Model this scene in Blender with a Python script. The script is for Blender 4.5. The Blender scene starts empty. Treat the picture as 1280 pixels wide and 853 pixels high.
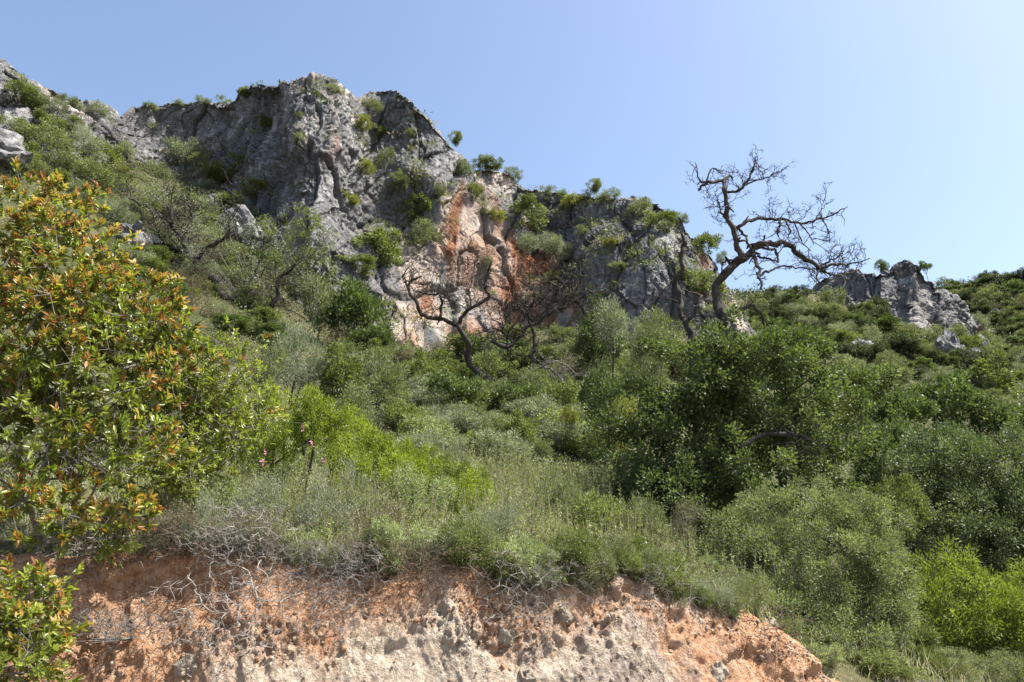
import bpy, math, random
import numpy as np

R = math.radians
rng = np.random.default_rng(11)
random.seed(5)
scene = bpy.context.scene
COL = scene.collection
f32 = np.float32

# ------------------------------------------------------------------ camera
CAM = np.array([0.0, 0.0, 1.65])
PITCH = R(18.0)
FPX = 1000.0                      # focal length in pixels of the 1280 wide photo
cp, sp = math.cos(PITCH), math.sin(PITCH)

def ray(px, py):
    a = (np.asarray(px, float) - 640.0) / FPX
    b = (426.5 - np.asarray(py, float)) / FPX
    return np.stack([a, cp - b * sp + 0 * a, sp + b * cp + 0 * a], -1)

def at(px, py, Y):
    d = ray(px, py)
    k = np.asarray(Y, float) / d[..., 1]
    return CAM + d * k[..., None]

def project(P):
    q = np.asarray(P, float) - CAM
    zc = q[..., 1] * cp + q[..., 2] * sp
    yc = -q[..., 1] * sp + q[..., 2] * cp
    return 640 + FPX * q[..., 0] / zc, 426.5 - FPX * yc / zc

def metres(px, Y):                # size in metres of px pixels at depth Y
    return px * Y * 1.03 / FPX

cam_d = bpy.data.cameras.new("camera")
cam = bpy.data.objects.new("camera", cam_d)
COL.objects.link(cam)
cam.location = CAM
cam.rotation_euler = (R(90) + PITCH, 0, 0)
cam_d.sensor_width = 36.0
cam_d.lens = 36.0 * FPX / 1280.0
cam_d.clip_end = 4000
cam_d.clip_start = 0.05
scene.camera = cam

# ------------------------------------------------------------------ noise
def _h(ix, iy, iz, seed):
    with np.errstate(over='ignore'):
        h = (ix.astype(np.uint32) * np.uint32(374761393) + iy.astype(np.uint32) * np.uint32(668265263)
             + iz.astype(np.uint32) * np.uint32(2147483647 - 5915587) + np.uint32(seed * 1013904223 & 0xffffffff))
        h = (h ^ (h >> np.uint32(13))) * np.uint32(1274126177)
        h = (h ^ (h >> np.uint32(16))) * np.uint32(2246822519)
        h ^= h >> np.uint32(15)
    return h

def _u(h):
    return (h & np.uint32(0xffffff)).astype(f32) / f32(16777216)

def perlin(P, seed=0):
    P = np.asarray(P, f32)
    I = np.floor(P); Fr = P - I
    I = I.astype(np.int32)
    w = Fr * Fr * Fr * (Fr * (Fr * 6 - 15) + 10)
    out = np.zeros(P.shape[:-1], f32)
    for dx in (0, 1):
        wx = w[..., 0] if dx else 1 - w[..., 0]
        for dy in (0, 1):
            wy = w[..., 1] if dy else 1 - w[..., 1]
            for dz in (0, 1):
                wz = w[..., 2] if dz else 1 - w[..., 2]
                h = _h(I[..., 0] + dx, I[..., 1] + dy, I[..., 2] + dz, seed)
                g = [((h >> np.uint32(s)) & np.uint32(1023)).astype(f32) / f32(511.5) - 1 for s in (0, 10, 20)]
                out += wx * wy * wz * (g[0] * (Fr[..., 0] - dx) + g[1] * (Fr[..., 1] - dy) + g[2] * (Fr[..., 2] - dz))
    return out * 1.3

def fbm(P, octv=4, seed=0, gain=.5):
    P = np.asarray(P, f32)
    a, o = 1.0, 0
    for k in range(octv):
        o = o + a * perlin(P * (2.03 ** k) + 17.3 * k, seed + k)
        a *= gain
    return o

def worley(P, seed=0, tilt=0.0):
    """F1, F2, random value of the nearest cell plus a random tilted plane inside it"""
    P = np.asarray(P, f32)
    I = np.floor(P).astype(np.int32)
    n = P.shape[:-1]
    F1 = np.full(n, 9, f32); F2 = np.full(n, 9, f32); val = np.zeros(n, f32)
    for dx in (-1, 0, 1):
        for dy in (-1, 0, 1):
            for dz in (-1, 0, 1):
                cx, cy, cz = I[..., 0] + dx, I[..., 1] + dy, I[..., 2] + dz
                h = _h(cx, cy, cz, seed); h2 = _h(cx, cy, cz, seed + 77)
                ox = cx + ((h & np.uint32(1023)).astype(f32) / 1024)
                oy = cy + (((h >> np.uint32(10)) & np.uint32(1023)).astype(f32) / 1024)
                oz = cz + (((h >> np.uint32(20)) & np.uint32(1023)).astype(f32) / 1024)
                ex, ey, ez = P[..., 0] - ox, P[..., 1] - oy, P[..., 2] - oz
                d = np.sqrt(ex * ex + ey * ey + ez * ez)
                v = _u(h2)
                if tilt:
                    g = [((h2 >> np.uint32(s)) & np.uint32(255)).astype(f32) / 127.5 - 1 for s in (3, 11, 19)]
                    v = v + tilt * (g[0] * ex + g[1] * ey + g[2] * ez)
                near = d < F1
                F2 = np.where(near, F1, np.minimum(F2, d))
                val = np.where(near, v, val)
                F1 = np.where(near, d, F1)
    return F1, F2, val

def tps_fit(X, z, lam=0.0):
    X = np.asarray(X, float); n = len(X)
    d = np.linalg.norm(X[:, None] - X[None], axis=2)
    K = np.where(d > 0, d * d * np.log(d + 1e-12), 0) + lam * np.eye(n)
    Pm = np.hstack([np.ones((n, 1)), X])
    A = np.zeros((n + 3, n + 3)); A[:n, :n] = K; A[:n, n:] = Pm; A[n:, :n] = Pm.T
    w = np.linalg.solve(A, np.concatenate([np.asarray(z, float), np.zeros(3)]))
    def ev(Q):
        Q = np.asarray(Q, float); sh = Q.shape[:-1]; Q = Q.reshape(-1, 2)
        out = np.empty(len(Q))
        for i in range(0, len(Q), 60000):
            q = Q[i:i + 60000]
            dd = np.linalg.norm(q[:, None] - X[None], axis=2)
            out[i:i + 60000] = (dd * dd * np.log(dd + 1e-12)) @ w[:n] + w[n] + q @ w[n + 1:]
        return out.reshape(sh)
    return ev

def smooth(e0, e1, x):
    t = np.clip((x - e0) / (e1 - e0), 0, 1)
    return t * t * (3 - 2 * t)

# ------------------------------------------------------------------ objects
def mesh_np(name, V, Fs, mats, mi=None, attrs=None, shade=False):
    """V (n,3), Fs list of (m,k) int arrays"""
    me = bpy.data.meshes.new(name)
    V = np.asarray(V, f32)
    me.vertices.add(len(V)); me.vertices.foreach_set("co", V.ravel())
    nl = sum(f.size for f in Fs); npoly = sum(len(f) for f in Fs)
    me.loops.add(nl); me.polygons.add(npoly)
    me.loops.foreach_set("vertex_index", np.concatenate([np.asarray(f, np.int32).ravel() for f in Fs]))
    tot = np.concatenate([np.full(len(f), f.shape[1], np.int32) for f in Fs])
    st = np.concatenate([[0], np.cumsum(tot)[:-1]]).astype(np.int32)
    me.polygons.foreach_set("loop_start", st)
    for m in mats: me.materials.append(m)
    if mi is not None: me.polygons.foreach_set("material_index", np.asarray(mi, np.int32))
    for k, (dom, arr) in (attrs or {}).items():
        a = me.attributes.new(k, 'FLOAT', dom); a.data.foreach_set("value", np.asarray(arr, f32))
    me.update(calc_edges=True)
    if shade: me.polygons.foreach_set("use_smooth", np.ones(npoly, bool))
    return me

def obj(name, me, parent=None, **props):
    o = bpy.data.objects.new(name, me); COL.objects.link(o)
    if parent is not None: o.parent = parent
    for k, v in props.items(): o[k] = v
    return o

def thing(name, label, cat, loc=(0, 0, 0), group=None):
    o = bpy.data.objects.new(name, None); COL.objects.link(o)
    o.location = loc; o.empty_display_size = .2
    o['label'] = label; o['category'] = cat
    if group: o['group'] = group
    return o

def grid_faces(nr, nc):
    i = np.arange(nr * nc).reshape(nr, nc)
    return np.stack([i[:-1, :-1], i[:-1, 1:], i[1:, 1:], i[1:, :-1]], -1).reshape(-1, 4)

def grid_normals(P):
    du = np.gradient(P, axis=1); dv = np.gradient(P, axis=0)
    n = np.cross(du, dv)
    return n / (np.linalg.norm(n, axis=-1, keepdims=True) + 1e-9)

# ------------------------------------------------------------------ materials
def new_mat(name):
    m = bpy.data.materials.new(name); m.use_nodes = True
    nt = m.node_tree; nt.nodes.clear()
    return m, nt, nt.nodes, nt.links

def rampn(N, stops, interp='LINEAR'):
    r = N.new('ShaderNodeValToRGB'); cr = r.color_ramp; cr.interpolation = interp
    while len(cr.elements) > 1: cr.elements.remove(cr.elements[-1])
    for k, (p, c) in enumerate(stops):
        e = cr.elements[0] if k == 0 else cr.elements.new(p)
        e.position = p; e.color = (*c, 1) if len(c) == 3 else c
    return r

def noise_n(N, L, vec, scale, detail=4, rough=.55, stretch=None):
    if stretch is not None:
        mp = N.new('ShaderNodeMapping'); mp.inputs['Scale'].default_value = stretch
        L.new(vec, mp.inputs[0]); vec = mp.outputs[0]
    t = N.new('ShaderNodeTexNoise'); t.inputs['Scale'].default_value = scale
    t.inputs['Detail'].default_value = detail; t.inputs['Roughness'].default_value = rough
    L.new(vec, t.inputs['Vector'])
    return t.outputs['Fac']

def mixc(N, L, fac, a, b, mode='MIX'):
    m = N.new('ShaderNodeMix'); m.data_type = 'RGBA'; m.blend_type = mode
    for s, v in ((m.inputs[0], fac), (m.inputs[6], a), (m.inputs[7], b)):
        if hasattr(v, 'is_linked'): L.new(v, s)
        elif isinstance(v, (int, float)): s.default_value = v
        else: s.default_value = (*v, 1)
    return m.outputs[2]

def mth(N, L, op, a, b=None, clamp=False):
    m = N.new('ShaderNodeMath'); m.operation = op; m.use_clamp = clamp
    for i, v in enumerate((a, b)):
        if v is None: continue
        if hasattr(v, 'is_linked'): L.new(v, m.inputs[i])
        else: m.inputs[i].default_value = v
    return m.outputs[0]

def attr_n(N, name):
    a = N.new('ShaderNodeAttribute'); a.attribute_name = name
    return a.outputs['Fac']

def leaf_mat(name, dark, mid, light, trans=.35, gloss=.25, rough=.45):
    m, nt, N, L = new_mat(name)
    t = attr_n(N, 'tint')
    oi = N.new('ShaderNodeObjectInfo')
    r = mth(N, L, 'ADD', t, mth(N, L, 'MULTIPLY', mth(N, L, 'SUBTRACT', oi.outputs['Random'], .5), .3), True)
    rp = rampn(N, [(0, dark), (.5, mid), (1, light)]); L.new(r, rp.inputs[0])
    c = rp.outputs[0]
    d = N.new('ShaderNodeBsdfPrincipled'); L.new(c, d.inputs['Base Color'])
    d.inputs['Roughness'].default_value = rough; d.inputs['Specular IOR Level'].default_value = gloss
    tr = N.new('ShaderNodeBsdfTranslucent')
    tc = mixc(N, L, 1.0, c, (1.15, 1.25, .55), 'MULTIPLY'); L.new(tc, tr.inputs['Color'])
    mx = N.new('ShaderNodeMixShader'); mx.inputs[0].default_value = trans
    L.new(d.outputs[0], mx.inputs[1]); L.new(tr.outputs[0], mx.inputs[2])
    o = N.new('ShaderNodeOutputMaterial'); L.new(mx.outputs[0], o.inputs[0])
    return m

def bark_mat(name, a, b, scale=18):
    m, nt, N, L = new_mat(name)
    tc = N.new('ShaderNodeTexCoord'); v = tc.outputs['Object']
    n1 = noise_n(N, L, v, scale, 5, .65, (1, 1, .35)); n2 = noise_n(N, L, v, scale * .25, 3)
    f = mth(N, L, 'ADD', mth(N, L, 'MULTIPLY', n1, .7), mth(N, L, 'MULTIPLY', n2, .4))
    rp = rampn(N, [(.35, a), (.72, b)]); L.new(f, rp.inputs[0])
    d = N.new('ShaderNodeBsdfPrincipled'); L.new(rp.outputs[0], d.inputs['Base Color'])
    d.inputs['Roughness'].default_value = .9; d.inputs['Specular IOR Level'].default_value = .1
    bp = N.new('ShaderNodeBump'); bp.inputs['Strength'].default_value = .7; bp.inputs['Distance'].default_value = .02
    L.new(n1, bp.inputs['Height']); L.new(bp.outputs[0], d.inputs['Normal'])
    o = N.new('ShaderNodeOutputMaterial'); L.new(d.outputs[0], o.inputs[0])
    return m

def rock_mat(name, scale=1.0, stains=True, tone=1.0):
    m, nt, N, L = new_mat(name)
    tc = N.new('ShaderNodeTexCoord'); v = tc.outputs['Object']
    big = noise_n(N, L, v, .12 * scale, 5, .6)
    med = noise_n(N, L, v, .9 * scale, 6, .65)
    fine = noise_n(N, L, v, 4.5 * scale, 5, .7)
    streak = noise_n(N, L, v, .55 * scale, 5, .6, (1, 1, .13))
    lich = noise_n(N, L, v, 1.7 * scale, 4, .6)
    f = mth(N, L, 'ADD', mth(N, L, 'MULTIPLY', med, .45), mth(N, L, 'MULTIPLY', fine, .4))
    f = mth(N, L, 'ADD', f, mth(N, L, 'MULTIPLY', big, .3))
    f = mth(N, L, 'SUBTRACT', f, .08)
    g = lambda x, y, z: (x * tone, y * tone, z * tone)
    rp = rampn(N, [(.34, g(.038, .038, .040)), (.44, g(.100, .100, .102)), (.54, g(.195, .193, .190)), (.64, g(.47, .46, .435))])
    L.new(f, rp.inputs[0]); c = rp.outputs[0]
    # dark water streaks and black lichen
    sr = rampn(N, [(.44, (0, 0, 0)), (.60, (1, 1, 1))]); L.new(streak, sr.inputs[0])
    c = mixc(N, L, mth(N, L, 'MULTIPLY', sr.outputs[0], .5), c, g(.075, .077, .082))
    # ochre lichen patches
    lr = rampn(N, [(.60, (0, 0, 0)), (.70, (1, 1, 1))]); L.new(lich, lr.inputs[0])
    c = mixc(N, L, mth(N, L, 'MULTIPLY', lr.outputs[0], .35), c, g(.30, .23, .13))
    if stains:
        st = attr_n(N, 'stain'); pl = attr_n(N, 'pale')
        pn = rampn(N, [(.34, g(.15, .115, .095)), (.46, g(.34, .275, .23)), (.64, g(.56, .49, .42))]); L.new(f, pn.inputs[0])
        c = mixc(N, L, pl, c, pn.outputs[0])
        on = rampn(N, [(.34, (.11, .042, .022)), (.48, (.29, .125, .065)), (.66, (.47, .28, .17))]); L.new(f, on.inputs[0])
        c = mixc(N, L, st, c, on.outputs[0])
        c = mixc(N, L, mth(N, L, 'MULTIPLY', attr_n(N, 'joint'), .4), c, g(.045, .042, .038))
    d = N.new('ShaderNodeBsdfPrincipled'); L.new(c, d.inputs['Base Color'])
    d.inputs['Roughness'].default_value = .95; d.inputs['Specular IOR Level'].default_value = .12
    bp = N.new('ShaderNodeBump'); bp.inputs['Strength'].default_value = 1.0; bp.inputs['Distance'].default_value = .24 / scale
    h = mth(N, L, 'ADD', fine, mth(N, L, 'MULTIPLY', noise_n(N, L, v, 13 * scale, 4, .7), .5))
    L.new(h, bp.inputs['Height']); L.new(bp.outputs[0], d.inputs['Normal'])
    o = N.new('ShaderNodeOutputMaterial'); L.new(d.outputs[0], o.inputs[0])
    return m

def bank_mat():
    m, nt, N, L = new_mat("clay_bank")
    tc = N.new('ShaderNodeTexCoord'); v = tc.outputs['Object']
    n1 = noise_n(N, L, v, 1.3, 5, .6); n2 = noise_n(N, L, v, 14, 5, .7); n3 = noise_n(N, L, v, 55, 4, .7)
    f = mth(N, L, 'ADD', mth(N, L, 'MULTIPLY', n2, .6), mth(N, L, 'MULTIPLY', n3, .4))
    org = rampn(N, [(.36, (.19, .092, .05)), (.49, (.43, .24, .138)), (.64, (.57, .40, .28))]); L.new(f, org.inputs[0])
    pal = rampn(N, [(.36, (.235, .175, .128)), (.49, (.42, .345, .265)), (.64, (.55, .49, .405))]); L.new(f, pal.inputs[0])
    gry = rampn(N, [(.36, (.10, .075, .058)), (.49, (.25, .20, .165)), (.64, (.42, .37, .32))]); L.new(f, gry.inputs[0])
    p = mth(N, L, 'ADD', attr_n(N, 'pale'), mth(N, L, 'MULTIPLY', mth(N, L, 'SUBTRACT', n1, .5), 1.1), True)
    pr = rampn(N, [(.25, (0, 0, 0)), (.80, (1, 1, 1))]); L.new(p, pr.inputs[0])
    c = mixc(N, L, pr.outputs[0], org.outputs[0], pal.outputs[0])
    q = mth(N, L, 'ADD', attr_n(N, 'grey'), mth(N, L, 'MULTIPLY', mth(N, L, 'SUBTRACT', noise_n(N, L, v, 3.3, 5, .65), .5), 1.6), True)
    qr = rampn(N, [(.30, (0, 0, 0)), (.66, (1, 1, 1))]); L.new(q, qr.inputs[0])
    c = mixc(N, L, qr.outputs[0], c, gry.outputs[0])
    # scattered light stones in the clay
    vo = N.new('ShaderNodeTexVoronoi'); vo.inputs['Scale'].default_value = 42; L.new(v, vo.inputs['Vector'])
    sepr = N.new('ShaderNodeSeparateColor'); L.new(vo.outputs['Color'], sepr.inputs[0])
    st = rampn(N, [(.86, (0, 0, 0)), (.95, (1, 1, 1))]); L.new(sepr.outputs[0], st.inputs[0])
    cr = rampn(N, [(.30, (1, 1, 1)), (.42, (0, 0, 0))]); L.new(vo.outputs['Distance'], cr.inputs[0])
    c = mixc(N, L, mth(N, L, 'MULTIPLY', mth(N, L, 'MULTIPLY', st.outputs[0], cr.outputs[0]), .75), c, (.45, .40, .35))
    d = N.new('ShaderNodeBsdfPrincipled'); L.new(c, d.inputs['Base Color'])
    d.inputs['Roughness'].default_value = 1; d.inputs['Specular IOR Level'].default_value = .05
    bp = N.new('ShaderNodeBump'); bp.inputs['Strength'].default_value = 1.0; bp.inputs['Distance'].default_value = .035
    L.new(mth(N, L, 'ADD', n3, n2), bp.inputs['Height']); L.new(bp.outputs[0], d.inputs['Normal'])
    o = N.new('ShaderNodeOutputMaterial'); L.new(d.outputs[0], o.inputs[0])
    return m

def ground_mat(name, stops, scale=1.0):
    m, nt, N, L = new_mat(name)
    tc = N.new('ShaderNodeTexCoord'); v = tc.outputs['Object']
    n1 = noise_n(N, L, v, .25 * scale, 6, .6); n2 = noise_n(N, L, v, 6 * scale, 5, .7)
    f = mth(N, L, 'ADD', mth(N, L, 'MULTIPLY', n1, .55), mth(N, L, 'MULTIPLY', n2, .45))
    rp = rampn(N, stops); L.new(f, rp.inputs[0])
    d = N.new('ShaderNodeBsdfPrincipled'); L.new(rp.outputs[0], d.inputs['Base Color'])
    d.inputs['Roughness'].default_value = 1; d.inputs['Specular IOR Level'].default_value = .05
    bp = N.new('ShaderNodeBump'); bp.inputs['Strength'].default_value = .8; bp.inputs['Distance'].default_value = .1
    L.new(n2, bp.inputs['Height']); L.new(bp.outputs[0], d.inputs['Normal'])
    o = N.new('ShaderNodeOutputMaterial'); L.new(d.outputs[0], o.inputs[0])
    return m

LM = {
 'oak':    leaf_mat("leaf_oak", (.045, .066, .024), (.085, .118, .042), (.15, .19, .08), .34, .22, .5),
 'hill': leaf_mat("leaf_hill_scrub", (.038, .050, .024), (.070, .086, .044), (.120, .138, .080), .28, .2, .55),
 'oaklight': leaf_mat("leaf_oak_light", (.058, .082, .028), (.105, .14, .052), (.185, .225, .10), .36, .25, .5),
 'green':  leaf_mat("leaf_green", (.072, .092, .030), (.135, .165, .056), (.22, .25, .10), .38, .25, .5),
 'lime':   leaf_mat("leaf_lime", (.105, .135, .016), (.195, .245, .030), (.31, .36, .065), .45, .3, .45),
 'yellow': leaf_mat("leaf_yellow", (.095, .105, .026), (.17, .18, .042), (.26, .26, .075), .38, .25, .5),
 'olive':  leaf_mat("leaf_olive", (.085, .10, .046), (.15, .172, .080), (.25, .275, .145), .32, .22, .5),
 'silver': leaf_mat("leaf_silver", (.12, .14, .095), (.205, .23, .16), (.33, .355, .265), .28, .2, .6),
 'olivefine': leaf_mat("leaf_olive_fine", (.078, .096, .046), (.145, .172, .082), (.25, .28, .145), .32, .25, .5),
 'oakfar': leaf_mat("leaf_oak_far", (.05, .07, .034), (.09, .12, .056), (.155, .19, .095), .30, .22, .5),
 'limegreen': leaf_mat("leaf_lime_green", (.075, .10, .016), (.135, .175, .030), (.22, .26, .055), .4, .25, .5),
 'dry':    leaf_mat("leaf_dry",    (.085, .07, .045), (.15, .13, .085), (.24, .21, .14), .2, .1, .7),
 'straw':  leaf_mat("leaf_straw", (.20, .165, .10), (.33, .285, .18), (.48, .43, .30), .3, .1, .7),
 'red':    leaf_mat("leaf_red",    (.19, .075, .024), (.33, .175, .045), (.38, .31, .09), .42, .35, .4),
 'pale':   leaf_mat("leaf_pale", (.13, .16, .07), (.225, .265, .125), (.36, .40, .23), .32, .25, .5),
 'pink':   leaf_mat("petal_pink",  (.42, .12, .32), (.5, .2, .42), (.6, .3, .5), .4, .1, .6),
}
BK = {
 'grey':  bark_mat("bark_grey", (.05, .044, .04), (.25, .232, .21)),
 'dark':  bark_mat("bark_dark", (.018, .015, .012), (.085, .072, .06)),
 'dead':  bark_mat("bark_dead", (.012, .010, .009), (.085, .075, .066), 14),
 'brown': bark_mat("bark_brown", (.05, .033, .024), (.17, .125, .09)),
 'bone':  bark_mat("bark_bleached", (.11, .098, .088), (.38, .355, .32)),
}
M_ROCK = rock_mat("limestone_cliff", 1.0, True, 1.36)
M_ROCKB = rock_mat("limestone_boulder", 5.0, False, 1.25)
M_ROCKN = ground_mat("stone_near", [(.3, (.38, .31, .24)), (.5, (.55, .47, .38)), (.7, (.66, .59, .50))], 6)
M_BANK = bank_mat()
M_SOIL = ground_mat("hill_soil", [(.3, (.035, .036, .02)), (.5, (.075, .075, .038)), (.7, (.15, .125, .08))])
M_ROAD = ground_mat("verge_gravel", [(.3, (.16, .13, .10)), (.5, (.28, .235, .19)), (.7, (.40, .35, .29))], 3)

# ------------------------------------------------------------------ terrain height
_tp = []
def tpp(px, py, Y, drop=0.0):
    p = at(px, py, Y); _tp.append((p[0], p[1], p[2] - drop))
# along the top of the bank
EDGE = np.array([(-260, 700, 6.4), (-100, 705, 6.5), (80, 700, 6.6), (200, 684, 6.7), (310, 690, 6.7), (420, 722, 6.8), (500, 716, 6.9),
                 (550, 704, 7.0), (600, 716, 7.0), (640, 738, 7.0), (690, 728, 7.2), (740, 724, 7.3), (800, 728, 7.5), (860, 750, 7.6),
                 (940, 768, 7.9), (1000, 815, 8.1), (1050, 862, 8.2), (1150, 885, 8.4), (1350, 905, 8.6)], float)
EP = at(EDGE[:, 0], EDGE[:, 1], EDGE[:, 2])
def edge_y(x): return np.interp(x, EP[:, 0], EP[:, 1])
def edge_z(x): return np.interp(x, EP[:, 0], EP[:, 2])
for e in EP[1::2]: _tp.append(tuple(e))
for a in [(550, 552, 14, .8), (380, 560, 12, 1.0), (700, 570, 14, .8), (600, 480, 24, 1.5), (450, 470, 27, 1.3), (740, 480, 26, 1.6),
          (520, 450, 50, 0), (640, 450, 53, 0), (800, 440, 54, 0), (910, 470, 55, 0), (400, 425, 47, 0),
          (300, 440, 30, 2.0), (200, 340, 40, .5), (100, 300, 40, .5), (0, 225, 46, 0), (-150, 190, 44, 0), (250, 250, 58, 0), (130, 470, 20, 1.2),
          (0, 420, 18, 2), (-120, 420, 20, 1), (-200, 560, 9, .8), (60, 560, 9, .8),
          (900, 660, 13, .6), (1000, 640, 16, 1.5), (1100, 650, 18, 2.5), (1200, 700, 17, 2.4), (1260, 750, 13, 1.2), (1230, 560, 34, 3),
          (1050, 500, 40, 2.5), (980, 440, 62, 1), (960, 366, 92, .6), (1060, 400, 84, .5), (1100, 440, 70, .5), (1250, 450, 74, .5), (1150, 420, 86, 0),
          (1200, 430, 92, 0), (1020, 362, 96, 1), (1180, 356, 122, 1), (1280, 347, 128, 1), (1400, 345, 120, 0), (1400, 480, 70, 0), (1400, 640, 30, 2),
          (1240, 385, 112, 1)]:
    tpp(*a)
_tp += [(-90, 70, 50), (-70, 120, 54), (0, 130, 40), (40, 150, 44), (120, 190, 46), (-60, 190, 50), (140, 60, 34), (60, 10, 3), (25, 7, .8), (-25, 7, 2.4), (-60, 20, 16)]
_tp = np.array(_tp)
H0 = tps_fit(_tp[:, :2] / 20, _tp[:, 2], 0.002)

def terrain(x, y):
    x = np.asarray(x, float); y = np.asarray(y, float)
    z = H0(np.stack([x, y], -1) / 20)
    P = np.stack([x, y, 0 * x], -1)
    am = smooth(8, 40, y)
    z = z + am * 1.1 * fbm(P / 9.0, 4, 3) + .12 * fbm(P / 1.2, 3, 9)
    e = edge_y(x)
    z = np.minimum(z, edge_z(x) + .05 + np.maximum(y - e, 0) * 2)
    z = np.where(y < e + .35, z - smooth(.35, -.25, y - e) * (edge_z(x) + .6), z)
    return z

def ground_hit(px, py, y0=7.0, y1=190.0):
    d = ray(px, py); k = np.geomspace(y0, y1, 500)
    P = CAM + d * (k / d[1])[:, None]
    below = np.nonzero(P[:, 2] < terrain(P[:, 0], P[:, 1]))[0]
    return float(k[below[0]]) if len(below) else None

ys = np.concatenate([np.arange(5.2, 22, .16), np.geomspace(22, 260, 260)])
us = np.linspace(-1.25, 1.45, 460)
YY, UU = np.meshgrid(ys, us, indexing='ij')
XX = UU * (YY + 7)
ZZ = terrain(XX, YY)
V = np.stack([XX, YY, ZZ], -1)
obj("hillside_ground", mesh_np("hillside_ground", V.reshape(-1, 3), [grid_faces(*XX.shape)], [M_SOIL], shade=True), kind="structure")
# flat verge in front of the bank, reaching under and behind the camera
g = np.array([(-60, -40, 0), (60, -40, 0), (60, 9.0, 0), (-60, 9.0, 0)], float)
obj("ground", mesh_np("ground", g, [np.array([[0, 1, 2, 3]])], [M_ROAD]), kind="structure")

# ------------------------------------------------------------------ the cut bank
def build_bank():
    xs = np.arange(-6.5, 6.6, .0105); nv = 190
    s = np.linspace(0, 1, nv)
    Xg, S = np.meshgrid(xs, s, indexing='xy')
    ey = edge_y(Xg); ez = edge_z(Xg)
    ey = ey + .10 * perlin(np.stack([Xg * 1.7, 0 * Xg, 0 * Xg + .5], -1), 5)
    foot = ey - .42 * ez - .12
    lip = .80
    t = np.clip(S / lip, 0, 1); b = np.clip((S - lip) / (1 - lip), 0, 1)
    prof = t ** 1.12
    Yg = foot + (ey - foot) * (.55 * t + .45 * t ** 3) + b * 1.5
    back = ey + b * 1.5
    Zg = np.where(S <= lip, -.03 + (ez + .03) * prof, 0)
    zb = ez + b * 1.5 * .10
    Zg = np.where(S > lip, zb, Zg)
    P = np.stack([Xg, Yg, Zg], -1)
    n = grid_normals(P)
    n = np.where(n[..., 1:2] > .2, -n, n)
    Q = P.astype(f32)
    rill = fbm(np.stack([Q[..., 0] * 3.4 + 1.3 * Q[..., 2] + .9 * fbm(Q * 1.1, 2, 23), Q[..., 1] * .4, Q[..., 2] * .35], -1), 5, 21, .6)
    F1, F2, v1 = worley(Q * np.array([5.0, 5.0, 4.2], f32) + .35 * perlin(Q * 7, 4)[..., None], 31, .9)
    G1, G2, v2 = worley(Q * 15 + .3 * perlin(Q * 20, 8)[..., None], 33, .9)
    K1, K2, v3 = worley(Q * 36, 36, .8)
    face = smooth(0, .12, t) * (1 - .75 * b)
    top = smooth(.55, .98, t) * (1 - smooth(0, .3, b))
    cav = smooth(.05, .45, fbm(Q * np.array([2.1, 2.1, 2.6], f32), 3, 51)) * top
    wv = .06 * np.stack([fbm(Q * 6, 3, 71), fbm(Q * 6 + 9, 3, 72), fbm(Q * 6 + 21, 3, 73)], -1)
    F1, F2, v1 = worley((Q + wv) * np.array([5.2, 4.5, 3.2], f32), 31, 1.4)
    G1, G2, v2 = worley((Q + .4 * wv) * np.array([15, 14, 11], f32), 33, 1.8)
    K1, K2, v3 = worley((Q + .2 * wv) * 34, 36, 1.8)
    M1, M2, v4 = worley(Q * 62, 39, 1.2)
    lump = smooth(-.25, .35, fbm(Q * 1.6, 3, 81))
    rid = 1 - np.abs(fbm(Q * np.array([5.5, 5.5, 3.0], f32) + Q[..., 2:3] * np.array([2.2, 0, 0], f32), 5, 88, .6)) * 1.6
    lump = smooth(-.1, .5, fbm(Q * np.array([1.3, 1.3, 1.8], f32), 4, 81) + .35 * top - .12)
    d = .042 * rill + (.003 + .012 * lump) * (v1 - .5) + (.002 + .010 * lump) * (v2 - .5) + (.002 + .009 * lump) * (v3 - .5) + .003 * (v4 - .5) - .15 * cav
    d = d + .024 * rid * (.2 + .8 * lump) + (.005 + .010 * lump) * fbm(Q * 22, 4, 91, .66) - .01
    d = d + .010 * smooth(.1, .35, fbm(np.stack([Q[..., 0] * .8, Q[..., 1], Q[..., 2] * 5.0 + .8 * Q[..., 0]], -1), 3, 97))
    d = d * (1 - .6 * smooth(.80, 1.0, t)) + .05 * top
    P = P + n * (d * face)[..., None]
    pale = .88 - .80 * smooth(.60, .95, t) + .25 * np.sin(Xg * 1.1 + 1.5) - .55 * smooth(-1.9, -3.0, Xg) * smooth(.2, .5, t)
    pale = pale - .45 * smooth(1.0, 1.9, Xg) - .3 * cav + .75 * fbm(np.stack([Xg * 1.5 + .6 * Zg, 0 * Xg, Zg * .55], -1), 4, 66)
    grey = .18 + .26 * smooth(-.6, 0.6, Xg) * smooth(2.6, 1.2, Xg) + .1 * smooth(2.2, 2.7, Xg) + .45 * b
    me = mesh_np("cut_bank", P.reshape(-1, 3), [grid_faces(*Xg.shape)], [M_BANK], attrs={'pale': ('POINT', pale.ravel()), 'grey': ('POINT', grey.ravel())})
    obj("earth_bank", me, kind="structure")
    return P, lump
BANK, BANK_LUMP = build_bank()
def bank_at(px, py):
    u, v = project(BANK.reshape(-1, 3)); i = np.argmin((u - px) ** 2 + (v - py) ** 2)
    return BANK.reshape(-1, 3)[i]

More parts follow.
